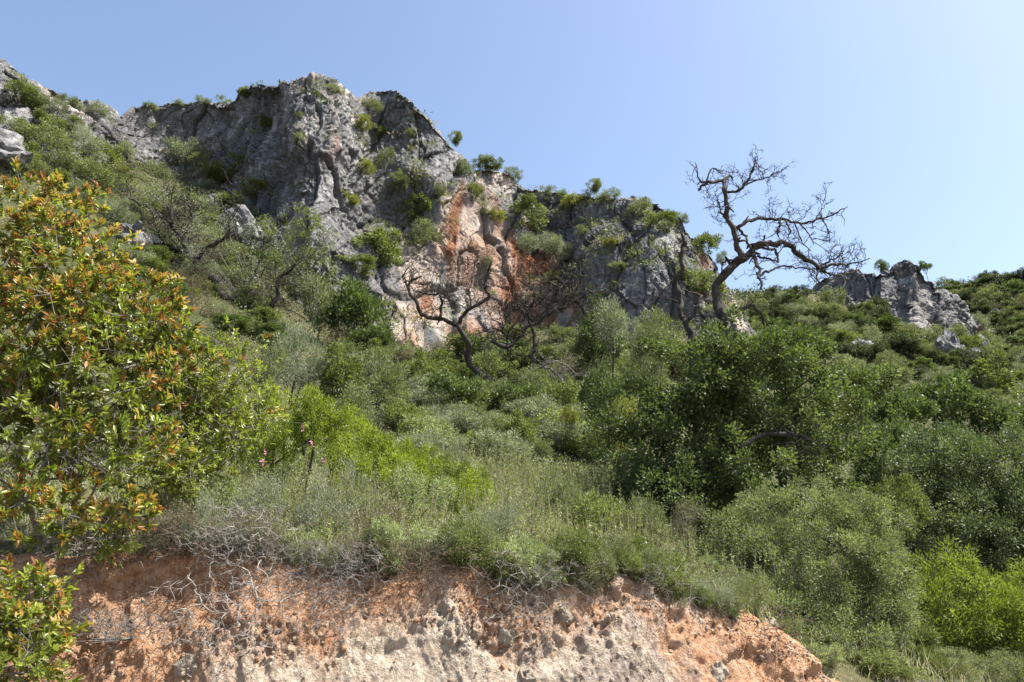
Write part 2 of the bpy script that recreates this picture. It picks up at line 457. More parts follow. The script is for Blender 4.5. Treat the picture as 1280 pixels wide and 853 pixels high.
# ------------------------------------------------------------------ the cliff
SKY = np.array([(-200, 10), (-150, 25), (0, 72), (25, 90), (70, 114), (100, 124), (135, 132), (150, 146), (165, 134), (200, 130), (250, 128), (290, 126), (300, 108),
                (330, 106), (350, 103), (380, 98), (410, 100), (430, 110), (445, 123), (465, 114), (490, 112), (510, 122), (540, 147), (560, 172), (580, 197),
                (590, 214), (600, 209), (640, 214), (655, 230), (690, 238), (720, 242), (760, 248), (790, 252), (820, 248), (840, 257), (860, 280), (880, 302),
                (895, 327), (905, 347), (920, 372), (935, 402), (960, 452), (1000, 500)], float)
cols = {
 -200: [(10, 62), (150, 52), (300, 45)], -150: [(25, 60), (150, 52), (300, 45)], 0: [(72, 58), (130, 54), (220, 48), (330, 43)],
 100: [(124, 60), (200, 54), (300, 46)], 150: [(146, 63), (200, 62), (260, 55), (350, 45)], 200: [(130, 66), (200, 66), (250, 62), (330, 50)],
 260: [(128, 67), (180, 67.5), (240, 64), (330, 53), (420, 44)], 320: [(106, 62), (150, 62.5), (220, 60), (300, 55), (420, 46)],
 345: [(103, 58), (160, 56), (220, 55.5), (300, 54), (380, 52), (470, 49)], 400: [(100, 56.5), (150, 54.5), (250, 53), (350, 52), (470, 49)],
 440: [(120, 58), (200, 56), (300, 53), (400, 51), (480, 49)], 470: [(114, 61.5), (180, 60.5), (250, 58.2), (310, 55), (400, 52.5)],
 500: [(115, 60), (200, 58.5), (270, 59), (330, 57), (400, 53), (480, 50)], 540: [(147, 60), (220, 58), (300, 58), (380, 55), (480, 51)],
 590: [(214, 62), (260, 60), (320, 58), (400, 57), (490, 53)], 620: [(212, 64), (270, 62), (330, 60), (400, 58), (490, 53)],
 680: [(236, 65), (280, 63.5), (330, 61.5), (400, 59.5), (490, 54)], 740: [(245, 62), (300, 59.5), (360, 58), (430, 56), (500, 52)],
 820: [(248, 60), (300, 57), (360, 55.5), (430, 54.5), (500, 51)], 870: [(291, 59.5), (330, 57), (400, 55), (480, 52)],
 910: [(355, 57.5), (380, 55.5), (430, 54), (490, 52)], 940: [(412, 58), (450, 55), (490, 53)], 1000: [(500, 60), (540, 56)]}
_c = np.array([(px, py, Y) for px, l in cols.items() for (py, Y) in l], float)
DEP = tps_fit(_c[:, :2] / 100, _c[:, 2], 0.0005)

def blob(px, py, cx, cy, rx, ry, ang=0, soft=.6):
    c, s = math.cos(R(ang)), math.sin(R(ang))
    x, y = px - cx, py - cy
    u, v = (x * c + y * s) / rx, (-x * s + y * c) / ry
    return smooth(1 + soft, 1 - soft, np.sqrt(u * u + v * v))

def rock_relief(P, n, amp=1.0, sc=1.0, seed=60, calm=None):
    Q = (P / sc).astype(f32)
    warp = fbm(Q / 5, 3, seed)[..., None] * np.array([1.0, 1.0, .6], f32)
    Qw = Q + warp * 1.1
    # tall fractured columns, blocks, small facets
    wp = np.stack([fbm(Q / 1.4, 3, seed + 20), fbm(Q / 1.4 + 31, 3, seed + 21), fbm(Q / 1.4 + 57, 3, seed + 22)], -1)
    Qw = Qw + .13 * wp
    ca, sa = math.cos(.22), math.sin(.22)        # the beds dip to the right
    Rb = np.stack([Qw[..., 0] * ca - Qw[..., 2] * sa, Qw[..., 1], Qw[..., 0] * sa + Qw[..., 2] * ca], -1)
    a1, a2, v1 = worley(Qw * np.array([.21, .20, .040], f32) + 3, seed + 1, .8)
    b1, b2, v2 = worley(Rb * np.array([.50, .42, .13], f32) + 9, seed + 2, 4.5)
    c1, c2, v3 = worley(Rb * np.array([1.5, 1.2, .55], f32), seed + 3, 4.5)
    e1, e2, v4 = worley((Q + .05 * wp) * np.array([3.4, 3.0, 2.3], f32), seed + 5, 4.5)
    rough = smooth(-.3, .3, fbm(Q / 6, 2, seed + 30))
    gap = np.maximum(np.linalg.norm(np.gradient(P, axis=1), axis=-1), np.linalg.norm(np.gradient(P, axis=0), axis=-1))
    fin = np.clip(.20 * sc / (gap + 1e-6), 0, 1)          # no detail finer than the mesh can carry
    if calm is not None: fin = fin * (1 - .62 * calm)
    d = .70 * (v1 - .5) + fin ** .5 * .085 * (v2 - .5) + fin * (.035 + .05 * rough) * (v3 - .5) + fin * (.018 + .030 * rough) * (v4 - .5)
    d -= .45 * smooth(.04, 0, a2 - a1) * fin ** .5 + .22 * smooth(.03, 0, b2 - b1) * fin + .06 * smooth(.04, 0, c2 - c1) * fin
    d += .8 * fbm(Q / 7, 3, seed + 8) + fin * .10 * fbm(Q / 1.0, 5, seed + 9, .66) - .20 * np.abs(fbm(Q / np.array([2.4, 2.4, 7], f32), 3, seed + 12)) * fin ** .5
    joint = np.maximum(np.maximum(smooth(.10, .01, a2 - a1), .8 * smooth(.07, .01, b2 - b1)), .55 * smooth(.09, .02, c2 - c1) * rough)
    return P + n * (d * amp * sc)[..., None], joint

def build_cliff():
    px = np.linspace(-190, 985, 1250)
    top = np.interp(px, SKY[:, 0], SKY[:, 1])
    top = top + np.where(px < 900, np.where(px < 330, 3.0, 1.2) * perlin(np.stack([px / 14, 0 * px, 0 * px + 3.3], -1), 44) + 1.6 * perlin(np.stack([px / 5, 0 * px, 0 * px + 1.3], -1), 45), 0)
    bot = np.interp(px, [-200, 150, 300, 345, 900, 1000], [330, 380, 440, 505, 510, 560])
    bot = np.maximum(bot, top + 12)
    nr = 460
    t = np.linspace(0, 1, nr)[:, None] ** .96
    PX = np.broadcast_to(px, (nr, len(px)))
    PY = bot[None] + (top - bot)[None] * t
    D = DEP(np.stack([PX, PY], -1) / 100)
    P = at(PX, PY, D)
    nc = 46
    k = (np.linspace(0, 1, nc + 1)[1:] ** 1.6)[:, None]
    d = k * 26.0
    cap = P[-1][None] + np.stack([0 * d + 0 * px, d + 0 * px, .25 * np.sin(np.minimum(d, 3) * .9) - .05 * d ** 1.45 + 0 * px], -1)
    P = np.concatenate([P, cap], 0)
    n = grid_normals(P)
    n = np.where((n[..., 1:2] - n[..., 2:3]) > 0, -n, n)
    fade = np.concatenate([1 - .30 * smooth(.92, 1.0, t[:, 0]), np.linspace(.70, .5, nc)])[:, None, None]
    u, v = project(P)
    calm = np.maximum(blob(u, v, 530, 385, 50, 95, -8), blob(u, v, 590, 325, 52, 95, -15))
    Pd, joint = rock_relief(P, n, 1.0, calm=calm)
    Pd = P + (Pd - P) * fade
    u, v = project(P)
    nz = fbm(P / 4.0, 4, 90)
    nz2 = fbm((P * np.array([1, 1, .14])) / 1.5, 4, 95)
    stain = np.maximum.reduce([blob(u, v, 665, 372, 42, 62, 10), .9 * blob(u, v, 632, 300, 10, 50, -25), .8 * blob(u, v, 568, 290, 7, 60, 8),
                               .5 * blob(u, v, 600, 330, 40, 60), .5 * blob(u, v, 640, 420, 70, 30), .12 * blob(u, v, 415, 195, 6, 28, -10), .4 * blob(u, v, 530, 410, 25, 40),
                               .25 * blob(u, v, 880, 345, 8, 40)])
    stain = np.clip(stain * 1.1 + .9 * nz * (stain > .02) * .6 - .10 + .8 * nz2 * (stain > .02), 0, 1)
    pale = np.maximum.reduce([blob(u, v, 525, 390, 40, 85, -8), blob(u, v, 588, 325, 42, 85, -15), .6 * blob(u, v, 700, 400, 40, 30), .08 * blob(u, v, 400, 150, 60, 50), .8 * blob(u, v, 640, 330, 26, 60, -20),
                              .5 * blob(u, v, 910, 390, 22, 50, -20), .5 * blob(u, v, 80, 125, 45, 14, 30), .4 * blob(u, v, 620, 240, 40, 30)])
    pale = np.clip(pale * 1.05 + 1.1 * nz2 * (pale > .02) - .22, 0, 1)
    me = mesh_np("cliff", Pd.reshape(-1, 3), [grid_faces(*P.shape[:2])], [M_ROCK], attrs={'stain': ('POINT', stain.ravel()), 'pale': ('POINT', pale.ravel()), 'joint': ('POINT', joint.ravel())})
    obj("limestone_cliff", me, kind="structure")
    return Pd[:nr]
CLIFF = build_cliff()
_cu, _cv = project(CLIFF.reshape(-1, 3))
def cliff_at(px, py):
    q = (_cu - px) ** 2 + (_cv - py) ** 2
    near = q < 9
    if near.any():
        P = CLIFF.reshape(-1, 3)[near]; return P[np.argmin(P[:, 1])]
    return CLIFF.reshape(-1, 3)[np.argmin(q)]

def build_outcrop():
    sk = np.array([(1000, 372), (1015, 358), (1030, 348), (1055, 340), (1085, 337), (1108, 333), (1122, 326), (1135, 323), (1152, 331), (1160, 346), (1185, 368), (1200, 384),
                   (1225, 400), (1250, 428), (1262, 450)], float)
    bt = np.array([(1000, 395), (1060, 400), (1100, 420), (1150, 440), (1200, 450), (1262, 470)], float)
    px = np.linspace(1003, 1260, 330)
    top = np.interp(px, sk[:, 0], sk[:, 1]); bot = np.interp(px, bt[:, 0], bt[:, 1])
    nr = 120; t = np.linspace(0, 1, nr)[:, None]
    PX = np.broadcast_to(px, (nr, len(px))); PY = bot[None] + (top - bot)[None] * t
    D = 88 + 5.5 * t + 2.2 * np.abs(np.sin((px - 1000) / 15.0 + .8 * np.sin(px / 23.0)))[None] * (1 - .5 * t) + np.interp(px, [1000, 1060, 1140, 1200, 1262], [9, 3, 0, 3, 10])[None]
    P = at(PX, PY, D)
    nc = 24; d = (np.linspace(0, 1, nc + 1)[1:] ** 1.5)[:, None] * 18
    cap = P[-1][None] + np.stack([0 * d + 0 * px, d + 0 * px, -.07 * d ** 1.4 + 0 * px], -1)
    P = np.concatenate([P, cap], 0)
    n = grid_normals(P); n = np.where((n[..., 1:2] - n[..., 2:3]) > 0, -n, n)
    Pd, joint = rock_relief(P, n, 1.0, 1.25, 160)
    u, v = project(P); nz2 = fbm((P * np.array([1, 1, .25])) / 2.2, 4, 195)
    pale = np.clip(.6 * blob(u, v, 1150, 390, 40, 34, 30) + .5 * nz2 - .25, 0, 1) * .45
    stain = np.clip(.6 * blob(u, v, 1225, 425, 16, 16) + nz2 * .3 - .1, 0, 1)
    me = mesh_np("outcrop", Pd.reshape(-1, 3), [grid_faces(*P.shape[:2])], [M_ROCK], attrs={'stain': ('POINT', stain.ravel()), 'pale': ('POINT', pale.ravel()), 'joint': ('POINT', joint.ravel())})
    obj("rock_outcrop", me, kind="structure")
build_outcrop()

# ------------------------------------------------------------------ boulders and stones
def rock_mesh(name, seed, mat, sub=4):
    import bmesh
    bm = bmesh.new(); bmesh.ops.create_icosphere(bm, subdivisions=sub, radius=1.0)
    me = bpy.data.meshes.new(name); bm.to_mesh(me); bm.free()
    n = len(me.vertices); co = np.empty(n * 3, f32); me.vertices.foreach_get("co", co); co = co.reshape(-1, 3)
    w1, w2, v = worley(co * 1.1 + seed * 3.1, seed, .9)
    x1, x2, v2 = worley(co * 3.0 + seed, seed + 4, .9)
    co *= (1 + .38 * (v - .5) + .14 * (v2 - .5) + .2 * fbm(co * .9 + seed, 3, seed))[:, None]
    me.vertices.foreach_set("co", co.ravel()); me.materials.append(mat); me.update()
    return me

# ------------------------------------------------------------------ vegetation kit
def unit(v): return v / (np.linalg.norm(v, axis=-1, keepdims=True) + 1e-9)

def leaf_geo(P, A, Nn, Ln, Wd, fine=False):
    """kite (4 verts) or six sided folded leaf"""
    A = unit(A); B = unit(np.cross(A, Nn)); Nn = np.cross(B, A)
    Ln = Ln[:, None]; Wd = Wd[:, None]
    n = len(P)
    if not fine:
        V = np.stack([P, P + A * Ln * .45 + B * Wd * .5 + Nn * Wd * .18, P + A * Ln - Nn * Ln * .08, P + A * Ln * .45 - B * Wd * .5 + Nn * Wd * .18], 1)
        return V.reshape(-1, 3), np.arange(n * 4).reshape(n, 4)
    V = np.stack([P, P + A * Ln * .33 + B * Wd * .42 + Nn * Wd * .2, P + A * Ln * .70 + B * Wd * .40 + Nn * (Wd * .16 - Ln * .05), P + A * Ln - Nn * Ln * .14,
                  P + A * Ln * .70 - B * Wd * .40 + Nn * (Wd * .16 - Ln * .05), P + A * Ln * .33 - B * Wd * .42 + Nn * Wd * .2], 1)
    i = np.arange(n)[:, None] * 6
    Fq = np.concatenate([i + np.array([[0, 1, 2, 3]]), i + np.array([[0, 3, 4, 5]])], 1).reshape(-1, 4)
    return V.reshape(-1, 3), Fq

def frusta(A, B, ra, rb, k=4):
    """one tapered tube per segment"""
    d = unit(B - A); up = np.where(np.abs(d[:, 2:3]) > .9, np.array([[1., 0, 0]]), np.array([[0., 0, 1]]))
    u = unit(np.cross(d, up)); w = np.cross(d, u)
    ang = np.arange(k) * 2 * math.pi / k
    ring = u[:, None] * np.cos(ang)[None, :, None] + w[:, None] * np.sin(ang)[None, :, None]
    ext = d * ra[:, None] * .4
    V = np.concatenate([(A - ext)[:, None] + ring * ra[:, None, None], (B + d * rb[:, None] * .4)[:, None] + ring * rb[:, None, None]], 1)
    n = len(A); i = np.arange(n)[:, None, None] * 2 * k
    j = np.arange(k)
    q = np.stack([j, (j + 1) % k, (j + 1) % k + k, j + k], -1)[None]
    return V.reshape(-1, 3), (i + q).reshape(-1, 4)

def tube(pts, rad, k=8, rough=.12, seed=0, sub=5, kink=0.0):
    """one continuous knobbly tube through the points"""
    pts = np.asarray(pts, float); rad = np.asarray(rad, float)
    n = len(pts)
    t = np.arange(n); T = np.linspace(0, n - 1, (n - 1) * sub + 1)
    # Catmull-Rom
    p = np.vstack([2 * pts[0] - pts[1], pts, 2 * pts[-1] - pts[-2]])
    i = np.minimum(T.astype(int), n - 2); f = (T - i)[:, None]
    p0, p1, p2, p3 = p[i], p[i + 1], p[i + 2], p[i + 3]
    C = .5 * (2 * p1 + (p2 - p0) * f + (2 * p0 - 5 * p1 + 4 * p2 - p3) * f ** 2 + (3 * p1 - p0 - 3 * p2 + p3) * f ** 3)
    r = np.interp(T, t, rad)
    if kink:
        nk = np.stack([fbm(C / (r.mean() * 6.5) + 11 * q + seed, 2, seed + q) for q in range(3)], -1)
        C = C + nk * (r.mean() * kink) * np.sin(np.linspace(0, math.pi, len(C)))[:, None] ** .5
    d = unit(np.gradient(C, axis=0))
    u = np.zeros_like(C); ref = np.array([0.3, 1.0, .2])
    for q in range(len(C)):
        ref = ref - d[q] * ref.dot(d[q]); ref = ref / (np.linalg.norm(ref) + 1e-9); u[q] = ref
    w = np.cross(d, u)
    ang = np.arange(k) * 2 * math.pi / k
    ring = u[:, None] * np.cos(ang)[None, :, None] + w[:, None] * np.sin(ang)[None, :, None]
    V = C[:, None] + ring * r[:, None, None]
    nz = fbm(V / (rad.max() * 2.2) + seed, 3, seed + 3)
    V = C[:, None] + ring * (r[:, None] * (1 + rough * 2.2 * nz))[..., None]
    m = len(C); idx = np.arange(m * k).reshape(m, k)
    Fq = np.stack([idx[:-1], np.roll(idx[:-1], -1, 1), np.roll(idx[1:], -1, 1), idx[1:]], -1).reshape(-1, 4)
    V = np.vstack([V.reshape(-1, 3), C[-1] + d[-1] * r[-1] * .8])
    tip = np.stack([idx[-1], np.roll(idx[-1], -1), np.full(k, m * k)], -1)
    return V, Fq, tip, C, r

def merge(parts):
    Vs, Fs, o = [], {}, 0
    for V, *Fl in parts:
        Vs.append(V)
        for F in Fl:
            Fs.setdefault(F.shape[1], []).append(F + o)
        o += len(V)
    return np.vstack(Vs), [np.vstack(v) for k, v in sorted(Fs.items())]

def skeleton(bases, T, rnd, wig=.12, pen=.55, step=None):
    """join target points into a branching skeleton; returns nodes, parents, end nodes"""
    nodes = [np.asarray(b, float) for b in bases]; par = [-1] + [0] * (len(nodes) - 1); plen = [0.0] * len(nodes)
    T = np.asarray(T, float)
    order = np.argsort(np.min(np.linalg.norm(T[:, None] - np.array(bases)[None], axis=2), axis=1))
    size = np.linalg.norm(T.max(0) - T.min(0)); step = step or size / 14
    ends = []
    for i in order:
        t = T[i]; A = np.array(nodes)
        d = np.linalg.norm(A - t, axis=1)
        j = int(np.argmin(d + pen * np.array(plen) * .5 + .35 * np.maximum(A[:, 2] - t[2], 0)))
        L = d[j]; k = max(1, int(L / step)); p = A[j]; cur = j
        side = rnd.normal(size=3) * wig * L
        for s in range(1, k + 1):
            f = s / k
            q = p + (t - p) * f + side * math.sin(math.pi * f) + np.array([0, 0, .10 * L * math.sin(math.pi * f)])
            nodes.append(q); par.append(cur); plen.append(plen[cur] + L / k); cur = len(nodes) - 1
        ends.append(cur)
    return np.array(nodes), np.array(par), np.array(ends)

def pipe_radii(nodes, par, r0, expo=2.3):
    a = np.zeros(len(nodes)); deg = np.zeros(len(nodes), int)
    for i in range(len(nodes)):
        if par[i] >= 0: deg[par[i]] += 1
    a[deg == 0] = r0 ** expo
    for i in range(len(nodes) - 1, -1, -1):
        if par[i] >= 0: a[par[i]] += max(a[i], r0 ** expo)
    return np.maximum(a, r0 ** expo) ** (1 / expo)

def skel_tubes(nodes, par, r0, k=4, expo=2.3, rmax=None):
    r = pipe_radii(nodes, par, r0, expo)
    if rmax: r = np.minimum(r, rmax)
    i = np.nonzero(par >= 0)[0]
    return frusta(nodes[par[i]], nodes[i], np.minimum(r[par[i]], r[i] * 1.5), r[i], k)

def vol_points(ells, n, rnd, shell=.55):
    """points inside a union of ellipsoids (cx,cy,cz,rx,ry,rz), biased outward"""
    e = np.asarray(ells, float); w = e[:, 3] * e[:, 4] * e[:, 5]; w = w ** .75 / (w ** .75).sum()
    k = rnd.choice(len(e), n, p=w)
    d = unit(rnd.normal(size=(n, 3))); u = (shell + (1 - shell) * rnd.random(n) ** .6)[:, None]
    return e[k, :3] + d * e[k, 3:] * u, d, k

def leaf_cloud(P, D, n, rnd, rc, ll, lw, up=.35, spread=1.0, fine=False, tip=None, needle=False):
    """n leaves scattered in clumps round the points P (outward dirs D)"""
    k = rnd.integers(0, len(P), n)
    q = unit(rnd.normal(size=(n, 3))) * (rnd.random(n) ** .5)[:, None] * rc
    pos = P[k] + q
    A = unit(q) * .7 + D[k] * .7 + rnd.normal(size=(n, 3)) * .5 * spread + np.array([0, 0, up])
    Nn = rnd.normal(size=(n, 3)) * .8 + D[k] * .5 + np.array([0, 0, .7])
    s = rnd.uniform(.6, 1.25, n)
    V, F = leaf_geo(pos, A, Nn, ll * s, lw * s, fine)
    ck = rnd.random(len(P))
    tint = np.clip(.5 + .55 * (ck[k] - .5) + rnd.normal(size=n) * .16, 0, 1)
    if fine: tint = np.repeat(tint, 2)
    return V, F, tint

def foliage_mesh(name, cloud, mats, extra=None):
    V, F, t = cloud
    return mesh_np(name, V, [F], mats, attrs={'tint': ('FACE', t)})

# -------- shared shrub prototypes: unit crown, base at z = 0, about 1.6 high, 1 in radius
PROTO = {}
STYLE = {   # leaf length, leaf width (relative), leaves, twig targets, clump radius, bark
 'oak':    (.060, .034, 9000, 130, .150, 'dark'),
 'hill':   (.060, .034, 9000, 130, .150, 'dark'),
 'green':  (.060, .030, 9000, 130, .150, 'brown'),
 'lime':   (.060, .026, 9000, 140, .140, 'brown'),
 'yellow': (.065, .024, 8000, 130, .150, 'brown'),
 'olive':  (.055, .018, 9500, 140, .150, 'grey'),
 'silver': (.070, .014, 9000, 130, .170, 'grey'),
 'pale':   (.060, .026, 7000, 110, .150, 'grey'),
 'dry':    (.060, .012, 4500, 130, .200, 'grey'),
}
def proto(style, lod, var):
    key = (style, lod, var)
    if key in PROTO: return PROTO[key]
    rnd = np.random.default_rng(abs(hash((len(style), ord(style[0]), ord(style[1]), lod, var))) % 99991)
    ll, lw, n, nt, rc, bk = STYLE[style]
    if lod == 1: ll, lw, n, nt, rc = ll * 1.45, lw * 1.7, int(n * .5), int(nt * .5), rc * 1.2
    m = 7 + var
    ells = [(0, 0, .78, .62, .62, .55)]
    for _ in range(m):
        a = rnd.uniform(0, 2 * math.pi); rr = rnd.uniform(.3, .68); h = rnd.uniform(.35, 1.2)
        s = rnd.uniform(.26, .46)
        rr *= 1.0 - .35 * max(0, h - .7)
        ells.append((rr * math.cos(a), rr * math.sin(a), h, s, s, s * .85))
    P, D, k = vol_points(ells, nt, rnd, .6)
    P[:, 2] = np.maximum(P[:, 2], .06 + .1 * rnd.random(len(P)))
    nb = 3
    bases = [np.array([.08 * math.cos(i * 2.1), .08 * math.sin(i * 2.1), -.06]) for i in range(nb)]
    nodes, par, ends = skeleton(bases, P, rnd, .13)
    D = unit(P - np.array([0, 0, .5]))
    cloud = leaf_cloud(P, D, n, rnd, rc, ll, lw, up=.3)
    fm = foliage_mesh("foliage_" + style, cloud, [LM[style]])
    tv, tf = skel_tubes(nodes, par, .0055 if lod == 0 else .008, 4 if lod == 0 else 3)
    sm = mesh_np("stems_" + style, tv, [tf], [BK[bk]])
    # a one-mesh version for far small plants
    V, Fs = merge([(cloud[0], cloud[1]), (tv, tf)])
    one = mesh_np("shrub_" + style, V, Fs, [LM[style], BK[bk]], mi=np.concatenate([np.zeros(len(cloud[1])), np.ones(len(tf))]),
                  attrs={'tint': ('FACE', np.concatenate([cloud[2], np.full(len(tf), .5)]))})
    PROTO[key] = (fm, sm, one)
    return PROTO[key]

_pv = [0]
def plant(name, cat, label, style, base, R_, Hh, lod=1, parts=False, group=None, var=None, tilt=0.0, stem_name='stems'):
    _pv[0] += 1
    v = (_pv[0] * 7 + int(abs(base[0]) * 13)) % 3 if var is None else var
    fm, sm, one = proto(style, lod, v)
    rot = random.uniform(0, 6.28)
    if parts:
        o = thing(name, label, cat, tuple(base), group)
        obj('foliage', fm, o); obj(stem_name, sm, o)
    else:
        o = obj(name, one, label=label, category=cat)
        o.location = tuple(base)
        if group: o['group'] = group
    o.rotation_euler = (random.uniform(-.12, .12) + tilt, random.uniform(-.12, .12), rot)
    o.scale = (R_, R_, Hh / 1.5)
    return o

def put(style, px, py, rx, ry, label, Y=None, name='shrub', cat='shrub', on='ground', lod=1, parts=None, group=None, var=None, grow=True, cap=2.2):
    """a plant whose crown covers rx by ry pixels about (px,py) in the photo"""
    if on == 'cliff':
        p = cliff_at(px, min(py + ry * .7, np.interp(px, SKY[:, 0], SKY[:, 1]) + 400))
        Y = float(p[1]) - .2
        base = at(px, py + ry, Y)
        base[1] = Y + .3
        Rm = metres(rx, Y); Hm = metres(2 * ry, Y)
    else:
        if Y is None:
            Y = ground_hit(px, py + ry) or 60
        yg = ground_hit(px, py + ry)
        if yg and Y < yg < 1.9 * Y and ry < 100: Y = .35 * Y + .65 * yg
        bot = at(px, py + ry, Y); topz = at(px, py - ry, Y)[2]
        zt = float(terrain(bot[0], bot[1])) - .06
        base = np.array([bot[0], Y, zt if (grow or zt > bot[2]) else bot[2]])
        Rm = metres(rx, Y); Hm = max(topz - base[2], .55 * metres(2 * ry, Y))
    else_trunk = 0.0
    if Hm > cap * Rm:
        else_trunk = Hm - cap * Rm; base = base + np.array([0, 0, else_trunk]); Hm = cap * Rm
    if on == 'cliff': Rm *= 1.12; Hm *= .95
    if parts is None: parts = rx >= 28
    o = plant(name, cat, label, style, base, Rm, Hm, lod, parts, group, var)
    if else_trunk > .15 * Rm and on != 'cliff':
        r = .035 * Rm; k = else_trunk / (Hm / 1.5); w = 1 / Rm
        V, F, tip, C, _r = tube([(0, 0, .45), (.04, .03, 0), (-.05, .05, -k * .5), (.03, -.04, -k - .1)], [r * w * .7, r * w, r * w * 1.1, r * w * 1.4], 6, .12, int(px))
        if o.type == 'EMPTY': obj('trunk', mesh_np('trunk', V, [F], [BK['dark']], shade=True), o)
        else:
            t = obj('trunk', mesh_np('trunk', V, [F], [BK['dark']], shade=True), o)
    return o

# ================================================================== plants
def E(px, py, Y, rx, ry, rz=None):
    c = at(px, py, Y); a = metres(rx, Y)
    return (c[0], c[1], c[2], a, rz if rz else a * .9, metres(ry, Y))

def poly(pts, Y, seed=0, jit=.25):
    """3D limb through photo points, wandering in depth about Y"""
    rnd = np.random.default_rng(seed); out = []; y = Y
    for k, p in enumerate(pts):
        yy = p[2] if len(p) > 2 else y
        out.append(at(p[0], p[1], yy)); y = yy + rnd.normal() * jit
    return np.array(out)

def twigs(C, n, length, seed, r=.006, lev=2, up=.2, outdir=None, start=.25, droop=0.0):
    """branching random twigs growing from the centre line C"""
    rnd = np.random.default_rng(seed); A, B, ra, rb = [], [], [], []
    def grow(p, d, L, rr, lv):
        k = 5; seg = L / k
        for s in range(k):
            d = unit(d + rnd.normal(size=3) * .33 + np.array([0, 0, up * .18 - droop * .22 * s]))
            q = p + d * seg
            A.append(p); B.append(q); ra.append(rr * (1 - s / k * .7)); rb.append(rr * (1 - (s + 1) / k * .7))
            if lv > 0 and s > 0:
                for _ in range(rnd.integers(0, 3)):
                    grow(q, unit(d + rnd.normal(size=3) * .9), L * rnd.uniform(.3, .6), rr * .6, lv - 1)
            p = q
    for _ in range(n):
        i = int(rnd.uniform(start, 1) * (len(C) - 1))
        t = unit(C[min(i + 1, len(C) - 1)] - C[max(i - 1, 0)])
        d = unit(rnd.normal(size=3) + np.array([0, 0, up]) + t * .6)
        grow(C[i], d, length * rnd.uniform(.5, 1.3), r, lev)
    return frusta(np.array(A), np.array(B), np.array(ra), np.array(rb), 3)

def limb_obj(name, parent, root, pts, rad, mat, seed, k=7, tw=None, rough=.13, stubs=0):
    V, Fq, tip, C, r = tube(pts, rad, k, rough, seed, 7, 2.6)
    parts = [(V, Fq, tip)]
    if stubs:
        rnd = np.random.default_rng(seed + 9)
        for _ in range(stubs):
            i = rnd.integers(2, len(C)); d = unit(rnd.normal(size=3) + np.array([0, 0, .2])); L = r[i] * rnd.uniform(2.0, 5)
            parts.append(tube([C[i], C[i] + d * L * .5 + rnd.normal(size=3) * L * .1, C[i] + d * L], [r[i] * .5, r[i] * .4, r[i] * .25], 5, .1, seed)[:3])
    if tw: parts.append(twigs(C, *tw[:3], **(tw[3] if len(tw) > 3 else {})))
    V, Fs = merge(parts)
    return obj(name, mesh_np(name, V - np.asarray(root), Fs, [mat], shade=True), parent), C

def special(name, label, cat, root, ells, style, n, ll, lw, rc, nt, bark, seed, bases=None, r0=.004, shell=.5, fine=True, up=.3, group=None, twr=None, gap=0.0, rmax=.09, stem='branchwork', tflat=None):
    """a one-off plant: crown = union of ellipsoids, grown from its bases"""
    rnd = np.random.default_rng(seed); root = np.asarray(root, float)
    o = thing(name, label, cat, tuple(root), group)
    P, D, k = vol_points(ells, nt, rnd, shell)
    if gap:
        keep = fbm(P * 1.4 + seed, 2, seed) > (gap - .5); P, D = P[keep], D[keep]
    gz = terrain(P[:, 0], P[:, 1]); ok = P[:, 2] > gz + .05; P, D = P[ok], D[ok]
    nodes, par, ends = skeleton(bases if bases is not None else [root], P, rnd, .12)
    if n:
        V, F, t = leaf_cloud(P, D, n, rnd, rc, ll, lw, up, 1.0, fine)
        obj('foliage', mesh_np('foliage', V - root, [F], [LM[style]], attrs={'tint': ('FACE', t)}), o)
    tv, tf = skel_tubes(nodes, par, r0, 4, 2.3, rmax)
    obj(stem, mesh_np(stem, tv - root, [tf], [BK[bark]]), o)
    return o, P, D

# ---------------------------------------------------------------- red-tipped bush on the left
def rosettes(P, ax, n_leaf, rnd, ll, lw, jit=.02):
    m = len(P); k = np.repeat(np.arange(m), n_leaf); n = len(k)
    ax = unit(ax); ref = unit(rnd.normal(size=(m, 3))); u = unit(np.cross(ax, ref)); w = np.cross(ax, u)
    th = rnd.random(n) * 6.283; el = rnd.uniform(.15, 1.25, n)
    rad = u[k] * np.cos(th)[:, None] + w[k] * np.sin(th)[:, None]
    A = rad * np.sin(el)[:, None] + ax[k] * np.cos(el)[:, None] + np.array([0, 0, .05])
    N_ = ax[k] * np.sin(el)[:, None] - rad * np.cos(el)[:, None] + rnd.normal(size=(n, 3)) * .25
    pos = P[k] - ax[k] * (rnd.random(n) * .07)[:, None] + rnd.normal(size=(n, 3)) * jit * .4
    s = rnd.uniform(.6, 1.2, n)
    V, F = leaf_geo(pos, A, N_, ll * s, lw * s, True)
    return V, F, k

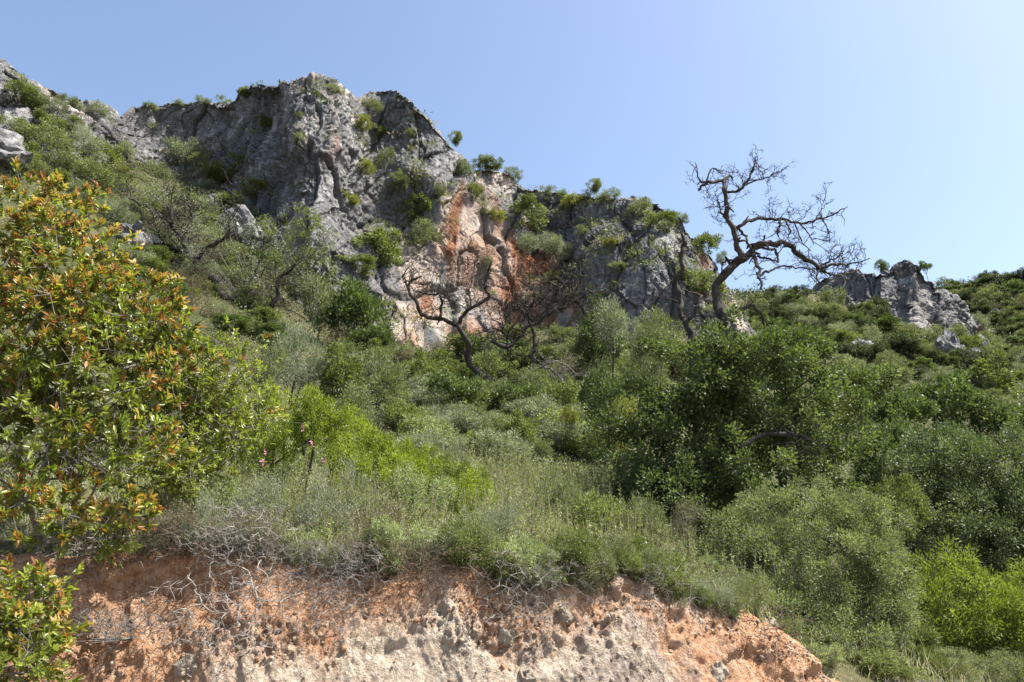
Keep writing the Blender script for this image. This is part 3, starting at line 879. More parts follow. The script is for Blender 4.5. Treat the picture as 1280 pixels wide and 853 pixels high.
def red_bush(label, ells, redp, bases, seed, nt, per=4, ll=.074, lw=.025, nl=13, name='red_tipped_bush'):
    rnd = np.random.default_rng(seed); root = np.asarray(bases[0], float)
    o = thing(name, label, 'bush', tuple(root))
    P, D, k = vol_points(ells, nt, rnd, .45)
    nodes, par, ends = skeleton(bases, P, rnd, .10)
    Q, AX, K = [], [], []
    for j in range(per):
        off = rnd.normal(size=P.shape) * .085 + D * .03 * j
        Q.append(P + off); AX.append(D * .7 + unit(off) * .6 + np.array([0, 0, .45])); K.append(k)
    Q = np.vstack(Q); AX = np.vstack(AX); K = np.concatenate(K)
    sp = frusta(np.tile(P, (per, 1)), Q, np.full(len(Q), .003), np.full(len(Q), .002), 3)
    red = (.82 * rnd.random(nt)[np.tile(np.arange(nt), per)] + .18 * rnd.random(len(Q))) < (.10 + .78 * np.asarray(redp)[K]) * np.where(np.vstack([D] * per)[:, 2] > -.25, 1, .5)
    V, F, q = rosettes(Q, AX, nl, rnd, ll, lw)
    t = np.clip(.5 + .5 * (rnd.random(len(Q))[q] - .5) + rnd.normal(size=len(q)) * .15, 0, 1)
    obj('foliage', mesh_np('foliage', V - root, [F], [LM['lush']], attrs={'tint': ('FACE', np.repeat(t, 2))}), o)
    if red.any():
        V, F, q = rosettes(Q[red] + unit(AX[red]) * .035, AX[red], 11, rnd, ll * .92, lw)
        t = np.clip(.55 + 1.1 * (rnd.random(int(red.sum()))[q] - .5) + rnd.normal(size=len(q)) * .15, 0, 1)
        obj('young_leaves', mesh_np('young_leaves', V - root, [F], [LM['red']], attrs={'tint': ('FACE', np.repeat(t, 2))}), o)
    tv = merge([skel_tubes(nodes, par, .0035, 5, 2.2, .035), sp])
    obj('branchwork', mesh_np('branchwork', tv[0] - root, tv[1], [BK['grey']]), o)
    return o

LM['lush'] = leaf_mat("leaf_lush", (.10, .13, .02), (.20, .24, .04), (.34, .36, .10), .48, .6, .33)
def gpt(px, py, Y):
    p = at(px, py, Y); p[2] = min(p[2], float(terrain(p[0], p[1]))) - .05; return p

red_bush("large leafy bush with orange red new leaves at the left edge above the bank",
         [E(30, 275, 6.9, 75, 50), E(70, 330, 6.7, 85, 75), E(150, 400, 6.8, 85, 60), E(40, 420, 6.5, 110, 70), E(110, 480, 6.6, 110, 60),
          E(210, 435, 7.0, 60, 45), E(30, 540, 6.3, 90, 60), E(150, 560, 6.4, 60, 35), E(60, 640, 6.2, 70, 30), E(130, 655, 6.2, 45, 25), E(-70, 420, 6.6, 90, 150)],
         [1, 1, .95, .95, .45, .25, .5, .5, .9, .95, .8], [gpt(-70, 740, 6.9), gpt(20, 720, 7.0), gpt(-140, 700, 6.9)], 3, 540)
red_bush("small red tipped bush in the bottom left corner at the foot of the bank",
         [E(20, 760, 5.7, 45, 40), E(5, 820, 5.6, 55, 40), E(55, 745, 5.8, 20, 15)], [.45, .3, .7], [np.array([-3.9, 5.75, -.05])], 5, 75, ll=.06)
red_bush("glossy green bush with few orange tips between the red tipped bush and the lime bush",
         [E(255, 470, 7.6, 65, 55), E(285, 520, 7.8, 60, 45), E(215, 520, 7.4, 60, 50), E(190, 590, 7.2, 60, 30), E(240, 560, 7.4, 60, 35)],
         [.12, 0, .02, .08, 0], [gpt(210, 690, 7.5), gpt(270, 660, 7.8)], 8, 230, per=5, ll=.055, lw=.020, name='evergreen_bush')

# ---------------------------------------------------------------- dead tree on the right and the crowns round it
TY = 14.0
tr = gpt(917, 690, TY)
dead = thing('dead_tree', "tall dark bare tree with crooked branches standing out against the sky", 'tree', tuple(tr))
def px2r(w): return w * TY / FPX * .35
trunk_pts = poly([(917, 690), (918, 600), (911, 500), (903, 430), (897, 400), (890, 380), (897, 358), (915, 337), (931, 323), (941, 311)], TY, 1, .05)
trunk_pts[0] = tr
limb_obj('trunk', dead, tr, trunk_pts, [px2r(v) for v in (34, 28, 24, 20, 17, 15, 16, 16, 17, 12)], BK['dead'], 1, 10, stubs=5)
LB = [
 ([(929, 322), (917, 294), (911, 267), (906, 240), (904, 225)], (13, 10, 9, 8, 7), 8, 5),
 ([(904, 226), (886, 227), (880, 231), (873, 238)], (7, 6, 5, 4), 3, 3),
 ([(885, 228), (875, 227), (872, 215), (869, 203)], (4, 3, 2.5, 1.5), 3, 1),
 ([(883, 228), (887, 215), (893, 212), (903, 218)], (3.5, 3, 3, 2), 3, 1),
 ([(904, 226), (910, 221), (916, 223)], (6, 5, 3), 3, 1),
 ([(907, 241), (925, 238), (934, 228), (943, 208), (945, 197)], (6, 5, 4.5, 3.5, 2), 9, 2),
 ([(931, 232), (945, 226), (957, 223), (968, 216)], (3.5, 3, 2.5, 1.5), 8, 0),
 ([(915, 285), (905, 272), (900, 260), (897, 250)], (4, 3.5, 3, 2), 4, 2),
 ([(918, 290), (928, 279), (950, 275), (977, 275), (1000, 279), (1020, 275), (1043, 267), (1060, 258)], (8, 7.5, 7, 6, 5, 4, 3, 1.5), 20, 4),
 ([(1018, 276), (1026, 263), (1030, 250)], (2.8, 2, 1.2), 4, 0), ([(1000, 279), (1012, 295), (1017, 306)], (3, 2.5, 1.5), 3, 0),
 ([(993, 279), (1003, 303), (1014, 314)], (3, 2.5, 1.5), 3, 0), ([(975, 275), (972, 285), (973, 296)], (5, 5, 3), 1, 3), ([(1028, 273), (1036, 290), (1037, 304)], (2.6, 2, 1.2), 3, 0),
 ([(983, 276), (987, 288), (985, 297)], (4, 4, 2), 1, 2), ([(921, 284), (932, 296), (938, 310)], (5, 5, 5), 2, 1),
 ([(941, 311), (955, 304), (970, 302), (990, 312), (1007, 324), (1023, 335), (1030, 340)], (12, 11, 10, 9.5, 9, 8, 5), 10, 6),
 ([(1023, 335), (1040, 325), (1053, 317)], (5, 4, 2), 7, 1), ([(1024, 336), (1045, 331), (1067, 330), (1087, 323)], (6, 4.5, 3, 1.5), 12, 2),
 ([(1024, 337), (1040, 343), (1056, 343), (1075, 338)], (5, 4, 3, 1.5), 10, 1), ([(1024, 338), (1020, 348), (1030, 356)], (4, 3, 2), 6, 0), ([(1050, 343), (1056, 352), (1054, 362)], (3, 3, 2), 0, 0),
 ([(938, 315), (946, 328), (949, 343), (951, 362)], (8, 7, 6, 3), 6, 4), ([(950, 345), (962, 338), (977, 334), (998, 334), (1016, 337)], (5, 4.5, 4, 3, 2), 4, 0),
 ([(945, 312), (960, 310), (972, 318), (972, 328)], (6, 5, 5, 3), 3, 3), ([(947, 320), (957, 324), (972, 327)], (5, 4, 3), 2, 2), ([(945, 308), (953, 301), (956, 294)], (5, 4, 3), 2, 2),
 ([(921, 326), (908, 326), (902, 332), (901, 342)], (4, 3.5, 3, 1.5), 1, 0),
 ([(901, 405), (914, 394), (926, 387), (943, 385), (953, 396), (956, 416)], (9, 8, 7, 6, 4.5, 2.5), 5, 3),
]
for q, (pts, rd, ntw, stb) in enumerate(LB):
    p3 = poly(pts, TY + (.1 if q % 2 else -.1), 40 + q, .16)
    tw = (int(ntw * .9) + 1, .40, 70 + q, dict(r=.010, lev=2, up=.3, start=.3)) if ntw else None
    limb_obj('limb', dead, tr, p3, [px2r(v) for v in rd], BK['dead'], 100 + q, 7, tw, .22, stb * 2)

sr = gpt(868, 560, 14.8)
snag = thing('dead_tree', "slender leafless stem left of the tall bare tree, in front of the cliff edge", 'tree', tuple(sr))
sp_ = poly([(868, 560), (866, 450), (858, 410), (847, 387), (848, 360), (850, 340), (856, 310), (855, 300), (850, 288)], 14.8, 4, .06); sp_[0] = sr
limb_obj('trunk', snag, sr, sp_, [px2r(v) for v in (14, 13, 12, 11, 10, 10, 10, 9, 3)], BK['dead'], 7, 8, (6, .3, 5, dict(r=.006)), stubs=6)
for q, (pts, rd) in enumerate([([(857, 408), (866, 392), (874, 381), (875, 368), (862, 364), (852, 362)], (7, 7, 6, 6, 4, 2.5)), ([(848, 378), (836, 374), (821, 371)], (4, 3, 1.5)), ([(846, 345), (838, 352), (832, 360)], (3, 2, 1))]):
    limb_obj('limb', snag, sr, poly(pts, 14.8, 60 + q, .08), [px2r(v) for v in rd], BK['dead'], 130 + q, 6, (5, .3, 15 + q, dict(r=.005)), stubs=1)

bg_ = gpt(930, 700, 14.3)
bt, _, _ = special('evergreen_tree', "dark glossy leaved tree wrapped round the foot of the tall bare tree", 'tree', bg_,
        [E(860, 470, 13.6, 70, 60), E(890, 425, 13.4, 50, 35), E(930, 440, 13.5, 60, 40), E(1000, 450, 13.7, 50, 35), E(960, 480, 13.6, 90, 70), E(1030, 510, 14, 75, 55), E(1070, 470, 14.3, 45, 35), E(870, 560, 13.6, 80, 70), E(960, 570, 13.2, 90, 70),
         E(1040, 580, 13.6, 60, 50), E(900, 640, 13.2, 80, 50)],
        'oaklight', 48000, .062, .045, .20, 420, 'dark', 21, [bg_, gpt(870, 680, 14.1), gpt(985, 690, 14.2)], .005, .5, True, .3, gap=.08)
V, Fq, tip, C, r_ = tube(poly([(925, 560), (950, 545), (975, 543), (1000, 545), (1016, 553)], 12.7, 3, .05), [.03, .04, .038, .035, .025], 8, .15, 4)
tw_ = twigs(C, 26, .6, 12, r=.006, lev=2, up=.0, start=.5)
V, Fs = merge([(V, Fq, tip), tw_]); obj('limb', mesh_np('limb', V - bg_, Fs, [BK['dead']], shade=True), bt)

b = gpt(800, 620, 13.2)
special('evergreen_bush', "shadowed dark bush under the snag, left of the glossy leaved tree", 'bush', b,
        [E(800, 560, 13.6, 70, 60), E(790, 510, 14.2, 55, 40), E(840, 620, 12.8, 60, 45)], 'oak', 11000, .06, .036, .18, 150, 'dark', 23, None, .005, .5, True)
b = gpt(1020, 840, 10.4)
special('grey_green_bush', "big rounded grey green bush leaning over the right end of the clay bank", 'bush', b,
        [E(1030, 720, 10.4, 95, 85), E(1075, 680, 10.6, 60, 60), E(960, 720, 10.2, 65, 70), E(1000, 650, 10.8, 80, 45), E(1060, 780, 10.0, 80, 50), E(920, 690, 10.6, 45, 50), E(970, 790, 9.6, 50, 50), E(1030, 815, 9.5, 70, 40), E(1100, 740, 10.4, 45, 60)],
        'olivefine', 95000, .036, .015, .13, 620, 'grey', 25, [b, gpt(960, 800, 10.3), gpt(1080, 840, 10.4)], .004, .6, True, gap=.12)
b = gpt(1210, 720, 22)
special('evergreen_tree', "broad dark green domed tree at the right edge behind the yellow green bush", 'tree', b,
        [E(1200, 610, 22, 75, 60), E(1250, 590, 22.5, 60, 55), E(1160, 580, 22.5, 45, 40), E(1220, 660, 21.5, 90, 55), E(1290, 640, 22, 60, 60), E(1190, 560, 23, 45, 25)],
        'oakfar', 60000, .085, .042, .30, 420, 'dark', 27, None, .01, .6, False, gap=.15)
b = gpt(1215, 850, 11.5)
special('yellow_green_bush', "bright yellow green feathery bush in the lower right corner", 'bush', b,
        [E(1180, 725, 11.8, 45, 40), E(1215, 770, 11.5, 65, 50), E(1260, 790, 11.5, 60, 45), E(1165, 780, 11.3, 40, 50), E(1290, 760, 12, 40, 50)],
        'limegreen', 30000, .055, .017, .15, 300, 'brown', 29, [b, gpt(1170, 840, 11.4), gpt(1265, 850, 11.6)], .004, .5, True, gap=.2)

# ---------------------------------------------------------------- bare crooked trees below the cliff
LASTY = [0]
def bare_tree(label, Y, trunk, trad, limbs, seed, bark='dark', name='bare_tree', ntw=14, tl=1.0, tr_=.012, bark2=None, wm=1.0):
    yg = ground_hit(trunk[0][0], trunk[0][1] + 6)
    if yg and Y < yg < 1.8 * Y: Y = yg
    LASTY[0] = Y; print('BARE', label, Y)
    root = gpt(trunk[0][0], trunk[0][1] + 14, Y); o = thing(name, label, 'tree', tuple(root))
    w = Y / FPX * .30 * wm
    P3 = np.vstack([[root], poly(trunk, Y, seed, .12)])
    _, C = limb_obj('trunk', o, root, P3, [trad[0] * w * 1.1] + [v * w for v in trad], BK[bark], seed, 8, (ntw // 2, tl * .8, seed + 3, dict(r=tr_)), stubs=4)
    out = [C]
    for q, (pts, rd) in enumerate(limbs):
        _, C = limb_obj('limb', o, root, poly(pts, Y + .2 * (-1) ** q, seed + 10 + q, .3), [v * w for v in rd], BK[bark2 or bark], seed + 20 + q, 6,
                 (ntw, tl * 1.1, seed + 40 + q, dict(r=tr_ * 2.0, lev=2, up=.25, start=.2)), stubs=3)
        out.append(C)
    return o, root, np.vstack(out)
bare_tree("gnarled leafless tree forking in two before the white and orange cliff face", 27, [(620, 497), (612, 474), (592, 457), (584, 430), (573, 408)], (15, 14, 12, 11, 10),
   [([(573, 408), (552, 398), (527, 394), (518, 373), (509, 360), (514, 352), (527, 346)], (9, 8.5, 8, 7, 5.5, 5, 3)), ([(550, 398), (551, 385), (551, 370), (535, 368), (521, 364)], (6, 6, 5, 4, 3)),
    ([(573, 408), (580, 394), (588, 386), (611, 372), (604, 358), (608, 343), (614, 328)], (8, 7, 7, 6.5, 6, 4.5, 3)), ([(551, 372), (560, 368), (566, 362)], (3, 3, 2)), ([(509, 360), (506, 350), (503, 344)], (4, 3, 2)),
    ([(589, 384), (587, 365), (592, 340), (596, 325)], (3.5, 3, 2.5, 1.5))], 201, 'dark', ntw=16, tl=1.2, wm=1.15)
bare_tree("grey twiggy bare tree below the rust red stain of the cliff", 28, [(655, 490), (664, 460), (668, 440), (666, 412)], (12, 11, 11, 8),
   [([(614, 427), (625, 431), (637, 433), (653, 416), (681, 396), (707, 384), (735, 367), (752, 366)], (6, 7, 8, 7.5, 6, 5, 3.5, 2)), ([(666, 414), (660, 395), (668, 378), (672, 365)], (5, 4, 3, 2)), ([(640, 428), (630, 416), (622, 402)], (5, 4, 2.5)),
    ([(681, 396), (690, 375), (700, 362), (712, 350)], (4, 3, 2.5, 1.5)), ([(655, 415), (640, 408), (632, 395), (634, 380)], (4, 3.5, 3, 2))], 231, 'dark', ntw=14, tl=1.9, tr_=.019, bark2='dead', wm=1.15)
bare_tree("pale leaning branch tangle arching right of the gnarled leafless tree", 25, [(640, 497), (648, 477), (660, 465)], (9, 8, 7),
   [([(660, 465), (674, 461), (688, 460), (700, 472), (712, 490), (718, 500)], (6, 5, 5, 4, 3, 2)), ([(672, 462), (690, 452), (705, 455), (722, 470)], (4, 3, 3, 2)), ([(685, 461), (695, 480), (698, 498)], (4, 3, 2))], 261, 'dead', 'bare_tree', 11, 1.0, .010, 'grey')

# half bare tree on the left slope
o, root, C = bare_tree("half bare dark barked tree with long leaning limbs on the left slope", 30, [(338, 402), (312, 384), (287, 370), (264, 347)], (16, 15, 14, 12),
   [([(264, 347), (237, 317), (224, 295), (214, 277), (210, 257)], (11, 9, 8, 6, 4)), ([(216, 280), (200, 270), (187, 260), (160, 247)], (6, 5, 4, 2)), ([(236, 316), (215, 311), (200, 307), (180, 301)], (6, 5, 4, 2)),
    ([(258, 340), (245, 328), (262, 310), (282, 297), (290, 281), (280, 260)], (6, 6, 6, 6, 6, 3)), ([(318, 387), (322, 365), (318, 345), (325, 325)], (9, 7, 5, 3)), ([(328, 394), (345, 375), (352, 350), (370, 330)], (9, 7, 5, 3)), ([(228, 300), (240, 270), (232, 245)], (5, 4, 2))],
   301, 'dead', 'half_bare_tree', 16, 2.0, .018, wm=1.6)
def add_crown(o, root, ells, style, n, ll, lw, rc, nt, seed, bases, bark='grey', r0=.008, gap=.2):
    rnd = np.random.default_rng(seed)
    P, D, k = vol_points(ells, nt, rnd, .4); keep = fbm(P * .8 + seed, 2, seed) > gap - .5; P, D = P[keep], D[keep]
    nodes, par, ends = skeleton(bases, P, rnd, .12)
    V, F, t = leaf_cloud(P, D, n, rnd, rc, ll, lw, .2, 1.0, False)
    obj('foliage', mesh_np('foliage', V - root, [F], [LM[style]], attrs={'tint': ('FACE', t)}), o)
    tv, tf = skel_tubes(nodes, par, r0, 3, 2.3, .05); obj('branchwork', mesh_np('branchwork', tv - root, [tf], [BK[bark]]), o)
add_crown(o, root, [E(225, 270, LASTY[0] + .5, 70, 50), E(290, 310, LASTY[0], 70, 45), E(205, 320, LASTY[0], 45, 40), E(340, 350, LASTY[0], 50, 30)], 'silver', 5500, .15, .038, .42, 260, 5, list(C[::6]), gap=.35)
o, root, C = bare_tree("light green thin crowned tree beside the half bare tree, below the tall buttress", 33, [(392, 400), (385, 370), (378, 345)], (9, 8, 7), [([(378, 345), (360, 315), (350, 290)], (6, 4, 2)), ([(380, 350), (400, 320), (405, 295)], (6, 4, 2))], 341, 'grey', 'young_tree', 8, 1.2, .012)
add_crown(o, root, [*[E(a, b, LASTY[0], c, d) for a, b, c, d in ((385, 300, 38, 35), (350, 290, 35, 30), (400, 345, 38, 30), (350, 330, 45, 30), (385, 268, 18, 16))]], 'green', 7000, .13, .065, .42, 190, 6, list(C[::5]), gap=.3)

# ---------------------------------------------------------------- single shrubs, each where the photo shows it
CL = dict(on='cliff')
SHRUBS = [  # style, px, py, rx, ry, label, options
 # on the cliff, from left to right
 ('green', 22, 112, 26, 20, "dark green bush at the top left corner of the cliff skyline", CL),
 ('silver', 58, 128, 22, 14, "silvery bush on the pale rock rib at the upper left", CL),
 ('olive', 45, 165, 46, 26, "wide olive green bush filling the gully under the upper left rock rib", CL),
 ('green', 20, 185, 30, 20, "fresh green bush at the left edge above the red tipped bush", CL),
 ('silver', 100, 170, 34, 26, "large silvery bush right of the olive bush at the upper left", CL),
 ('silver', 118, 132, 20, 14, "feathery silver bush on the skyline notch left of the dark recessed wall", CL),
 ('olive', 82, 120, 16, 9, "low olive bush on the skyline of the upper left rib", CL),
 ('olive', 110, 212, 50, 28, "broad olive bush on the left slope above the red tipped bush", CL),
 ('yellow', 140, 206, 18, 14, "small yellowish green bush among olive bushes on the left slope", CL),
 ('silver', 150, 245, 46, 24, "long grey green bush left of the half bare tree's top", CL),
 ('green', 150, 290, 34, 30, "dark bush in the shade behind the edge of the red tipped bush", CL),
 ('olive', 185, 212, 26, 24, "olive bush below the left end of the dark recessed wall", CL),
 ('silver', 232, 186, 34, 24, "rounded grey green tree in the recess below the dark wall", dict(on='cliff', name='small_tree', cat='tree')),
 ('green', 288, 204, 40, 26, "bright green rounded tree beside the grey green tree in the recess", dict(on='cliff', name='small_tree', cat='tree')),
 ('olive', 255, 205, 26, 20, "olive bush between the two rounded trees in the recess", CL),
 ('yellow', 320, 232, 26, 12, "low yellowish green bush at the left foot of the tallest buttress", CL),
 ('green', 312, 108, 16, 10, "dark bush on the skyline left of the tallest buttress", CL),
 ('olive', 338, 112, 10, 6, "tiny tuft on the skyline between dark bush and tallest buttress", CL),
 ('olive', 252, 123, 14, 7, "thin grey tuft on the skyline above the dark recessed wall", CL),
 ('green', 330, 150, 12, 18, "green bush in the cleft along the left side of the tallest buttress", CL),
 ('olive', 374, 166, 11, 9, "small olive tuft on the face of the tallest buttress", CL),
 ('green', 394, 113, 7, 5, "tiny green cushion near the top of the tallest buttress", CL),
 ('olive', 416, 108, 16, 6, "low olive tuft on the crest of the tallest buttress", CL),
 ('olive', 185, 129, 12, 6, "low tuft on the left part of the dark recessed wall's skyline", CL),
 ('silver', 222, 127, 10, 6, "small silver tuft on the skyline of the dark recessed wall", CL),
 ('olive', 278, 122, 13, 7, "low olive tuft on the skyline right of the thin grey tuft", CL),
 ('olive', 372, 140, 9, 7, "faint olive tuft high on the left half of the tallest buttress", CL),
 ('olive', 462, 127, 18, 11, "bushy olive shrub in the notch between the two buttress tops", CL),
 ('yellow', 452, 148, 15, 16, "yellowish bush at the top of the green gully between the buttresses", CL),
 ('green', 468, 160, 18, 16, "green bush second from the top of the green gully", CL),
 ('olive', 480, 190, 18, 20, "olive bush in the middle of the green gully", CL),
 ('yellow', 455, 206, 20, 14, "yellowish bush on the left bank of the green gully", CL),
 ('olive', 500, 222, 20, 18, "olive bush below the middle of the green gully", CL),
 ('green', 518, 250, 24, 22, "green bush low in the gully above the white rock face", CL),
 ('olive', 532, 284, 26, 24, "dark olive bush at the foot of the green gully", CL),
 ('yellow', 437, 245, 18, 8, "yellow green cushion on a ledge of the tallest buttress", CL),
 ('olive', 512, 162, 10, 8, "small tuft beside the crack of the second buttress", CL),
 ('olive', 548, 235, 10, 14, "narrow tuft in the crack of the second buttress", CL),
 ('green', 568, 168, 11, 13, "dark little bush sticking out of the second buttress's right skyline", CL),
 ('olive', 580, 205, 14, 18, "olive bush low on the second buttress's right skyline", CL),
 ('yellow', 592, 240, 12, 22, "yellowish green strip of bush below the second buttress's right edge", CL),
 ('green', 609, 203, 20, 14, "dark bush at the left end of the low skyline ledge", CL),
 ('olive', 641, 213, 14, 13, "thin spindly bush right of the dark bush on the low ledge", CL),
 ('yellow', 620, 268, 20, 10, "yellowish green bush on the ramp above the orange rock", CL),
 ('green', 663, 262, 30, 27, "big dark round bush on the ledge above the rust red stain", CL),
 ('silver', 660, 300, 22, 20, "silver bush just under the big dark round bush", CL),
 ('silver', 690, 305, 22, 22, "second silver bush nearer the third buttress", CL),
 ('olive', 692, 238, 22, 13, "olive bush on the skyline above the big dark round bush", CL),
 ('yellow', 712, 250, 18, 14, "yellowish bush on the skyline left of the tallest skyline sprig", CL),
 ('green', 742, 228, 12, 12, "small upright sprig standing highest on the third buttress's skyline", CL),
 ('olive', 762, 242, 18, 12, "olive bush right of the upright skyline sprig", CL),
 ('olive', 735, 243, 14, 9, "low olive bush under the upright skyline sprig", CL),
 ('olive', 800, 258, 22, 14, "olive bush on the top of the third buttress", CL),
 ('green', 828, 274, 24, 18, "green bush hanging over the third buttress's right shoulder", CL),
 ('olive', 850, 268, 14, 10, "faint olive tuft at the right end of the third buttress's top", CL),
 ('yellow', 765, 302, 13, 9, "yellow green cushion in the middle of the third buttress", CL),
 ('olive', 728, 285, 10, 8, "small olive tuft on the left of the third buttress", CL),
 ('olive', 772, 330, 14, 7, "flat tuft on a ledge low on the third buttress", CL),
 ('yellow', 695, 298, 10, 8, "yellowish tuft beside the second silver bush", CL),
 ('green', 882, 300, 20, 22, "bush on the skyline where the third buttress drops to the right", CL),
 ('green', 872, 345, 30, 20, "rounded green bush low on the buttress behind the bare tree stem", CL),
 ('olive', 905, 318, 10, 12, "small bush low on the right skyline left of the tall bare tree", CL),
 ('green', 470, 300, 38, 28, "grey green tree at the right foot of the tallest buttress", dict(on='cliff', name='small_tree', cat='tree')),
 ('green', 448, 328, 26, 12, "dark green bush under the grey green tree at the buttress foot", CL),
 ('olive', 610, 330, 10, 16, "small tuft on the orange rock face", CL),
 ('green', 690, 345, 12, 14, "bush at the edge of the rust red stain", CL),
 # middle slope
 ('silver', 365, 450, 50, 54, "silver green rounded bush in the middle left below the light green tree", dict(Y=23, lod=0)),
 ('olive', 330, 470, 30, 40, "brownish olive bush with thin leaves left of the silver green bush", dict(Y=21)),
 ('oak', 438, 385, 52, 36, "dark ivy green tree left of the white rock face", dict(Y=34, name='small_tree', cat='tree')),
 ('olive', 400, 372, 34, 30, "grey olive tree left of the dark ivy green tree", dict(Y=36, name='small_tree', cat='tree')),
 ('oak', 465, 425, 40, 22, "dark green bush below the dark ivy green tree", dict(Y=31)),
 ('green', 425, 465, 44, 32, "green bush right of the silver green rounded bush", dict(Y=23)),
 ('olive', 475, 470, 40, 34, "olive bush with bare twigs left of the gnarled tree", dict(Y=24)),
 ('green', 530, 470, 38, 30, "fresh green bush below the white rock face", dict(Y=26)),
 ('oak', 570, 488, 42, 26, "dark green bush at the left foot of the gnarled tree", dict(Y=23)),
 ('green', 612, 452, 26, 22, "leafy green growth round the middle of the gnarled tree", dict(Y=28)),
 ('oak', 640, 500, 40, 24, "dark bush at the right foot of the gnarled tree", dict(Y=22)),
 ('olive', 668, 478, 34, 26, "olive bush under the twiggy bare tree", dict(Y=25.5)),
 ('green', 695, 500, 40, 26, "green bush below the pale fallen branches", dict(Y=21)),
 ('oak', 752, 425, 46, 46, "dark grey green tree right of the twiggy bare tree", dict(Y=26, lod=0, name='small_tree', cat='tree')),
 ('silver', 765, 396, 34, 26, "silver green tree top in front of the third buttress", dict(Y=30)),
 ('olive', 800, 455, 44, 38, "olive tree left of the snag", dict(Y=20, lod=0, name='small_tree', cat='tree')),
 ('olive', 825, 410, 36, 24, "thin grey bush behind the snag", dict(Y=26)),
 ('oak', 760, 485, 44, 30, "dark bush under the olive tree left of the snag", dict(Y=18, lod=0)),
 ('yellow', 775, 508, 40, 20, "yellowish bush above the shadowed dark bush", dict(Y=16, lod=0)),
 ('yellow', 708, 522, 18, 14, "small yellowish bush at the top right of the meadow", dict(Y=15.5)),
 ('green', 500, 515, 36, 18, "low green bush at the top left of the meadow", dict(Y=17)),
 ('olive', 440, 500, 38, 20, "low olive bush above the lime bushes", dict(Y=16)),
 ('green', 655, 530, 34, 16, "low green bush at the top of the meadow", dict(Y=17)),
 ('olive', 590, 522, 34, 14, "low olive bush at the top of the meadow", dict(Y=18)),
 # lime bushes
 ('lime', 345, 505, 46, 30, "lime green bush nearest the glossy green bush", dict(Y=10.6, lod=0, cap=2.9)),
 ('lime', 392, 515, 48, 32, "second lime green bush from the glossy green bush", dict(Y=10.4, lod=0, cap=2.1)),
 ('lime', 372, 545, 44, 30, "lime green bush below the first two, behind the pink flowers", dict(Y=9.4, lod=0, cap=2.9)),
 ('lime', 440, 538, 48, 32, "lime green bush in the middle of the lime row", dict(Y=10.0, lod=0, cap=2.1)),
 ('lime', 482, 562, 46, 30, "lime green bush where the lime row starts to slope down to the right", dict(Y=9.8, lod=0, cap=2.1)),
 ('lime', 440, 572, 42, 28, "lime green bush above the silvery upright shrub", dict(Y=9.2, lod=0, cap=2.1)),
 ('lime', 525, 585, 44, 28, "lime green bush near the right end of the lime row", dict(Y=9.6, lod=0, cap=2.1)),
 ('lime', 500, 590, 42, 34, "lime green bush below the right half of the lime row", dict(Y=8.9, lod=0, cap=2.1)),
 ('lime', 588, 618, 40, 32, "lime green bush right of the green bush with lime tips", dict(Y=8.9, lod=0, cap=2.1)),
 ('limegreen', 565, 602, 44, 28, "green bush with lime tips at the right end of the lime row", dict(Y=9.4, lod=0, cap=2.0)),
 ('olive', 975, 800, 40, 30, "olive shrub at the right end of the bank under the grey green bush", dict(Y=8.9, lod=0, parts=True, cap=1.6)),
 ('pale', 1030, 840, 40, 26, "pale shrub at the bottom edge just right of the bank", dict(Y=8.8, lod=0, parts=True, cap=1.6)),
 ('green', 1140, 800, 46, 34, "green shrub between the grey green bush and the yellow green bush", dict(Y=10.2, lod=0, parts=True, cap=1.8)),
 ('olive', 1195, 838, 40, 24, "olive shrub at the bottom edge beside the small bright round bush", dict(Y=9.2, lod=0, parts=True, cap=1.6)),
 ('olive', 935, 745, 40, 40, "olive shrub hanging over the right end of the clay bank", dict(Y=8.3, lod=0, parts=True, cap=1.8)),
 ('limegreen', 600, 612, 26, 20, "small lime tipped bush left of the meadow herbs", dict(Y=9.4, lod=0)),
 # near shrubs along the top of the bank
 ('silver', 15, 670, 60, 40, "grey green shrub in the shade under the red tipped bush at the left edge", dict(Y=7.6, lod=0, parts=True)),
 ('dry', 110, 672, 60, 36, "dry brown shrub in the shade under the red tipped bush", dict(Y=7.4, lod=0, parts=True)),
 ('pale', 175, 650, 46, 40, "pale leaved shrub at the right foot of the red tipped bush", dict(Y=7.6, lod=0, parts=True)),
 ('pale', 262, 622, 52, 42, "pale leaved shrub below the glossy green bush", dict(Y=7.4, lod=0, parts=True)),
 ('pale', 352, 575, 46, 48, "pale leaved shrub with pink flowers before the lime bushes", dict(Y=8.0, lod=0, parts=True)),
 ('silver', 330, 630, 44, 46, "grey lavender like shrub above the hanging roots", dict(Y=7.2, lod=0, parts=True)),
 ('silver', 395, 635, 46, 46, "grey shrub right of the hanging roots on the bank top", dict(Y=7.25, lod=0, parts=True)),
 ('silver', 445, 618, 42, 42, "silvery upright shrub below the lime bushes", dict(Y=7.7, lod=0, parts=True)),
 ('dry', 470, 655, 50, 36, "dry purple grey twiggy shrub on the bank edge under the lime bushes", dict(Y=7.1, lod=0, parts=True)),
 ('pale', 462, 642, 20, 30, "small pale sprouting plant in front of the dry twiggy shrub", dict(Y=7.0, lod=0, parts=True)),
 ('pale', 520, 625, 44, 40, "pale green shrub left of the grey boulder on the bank", dict(Y=7.6, lod=0, parts=True)),
 ('limegreen', 582, 640, 28, 34, "bright green plant right of the grey boulder on the bank", dict(Y=7.5, lod=0, parts=True)),
 ('silver', 622, 655, 36, 34, "grey green herb clump in the middle of the bank edge", dict(Y=7.5, lod=0, parts=True)),
 ('green', 745, 640, 52, 38, "green shrub in the meadow right of centre", dict(Y=9.0, lod=0, parts=True)),
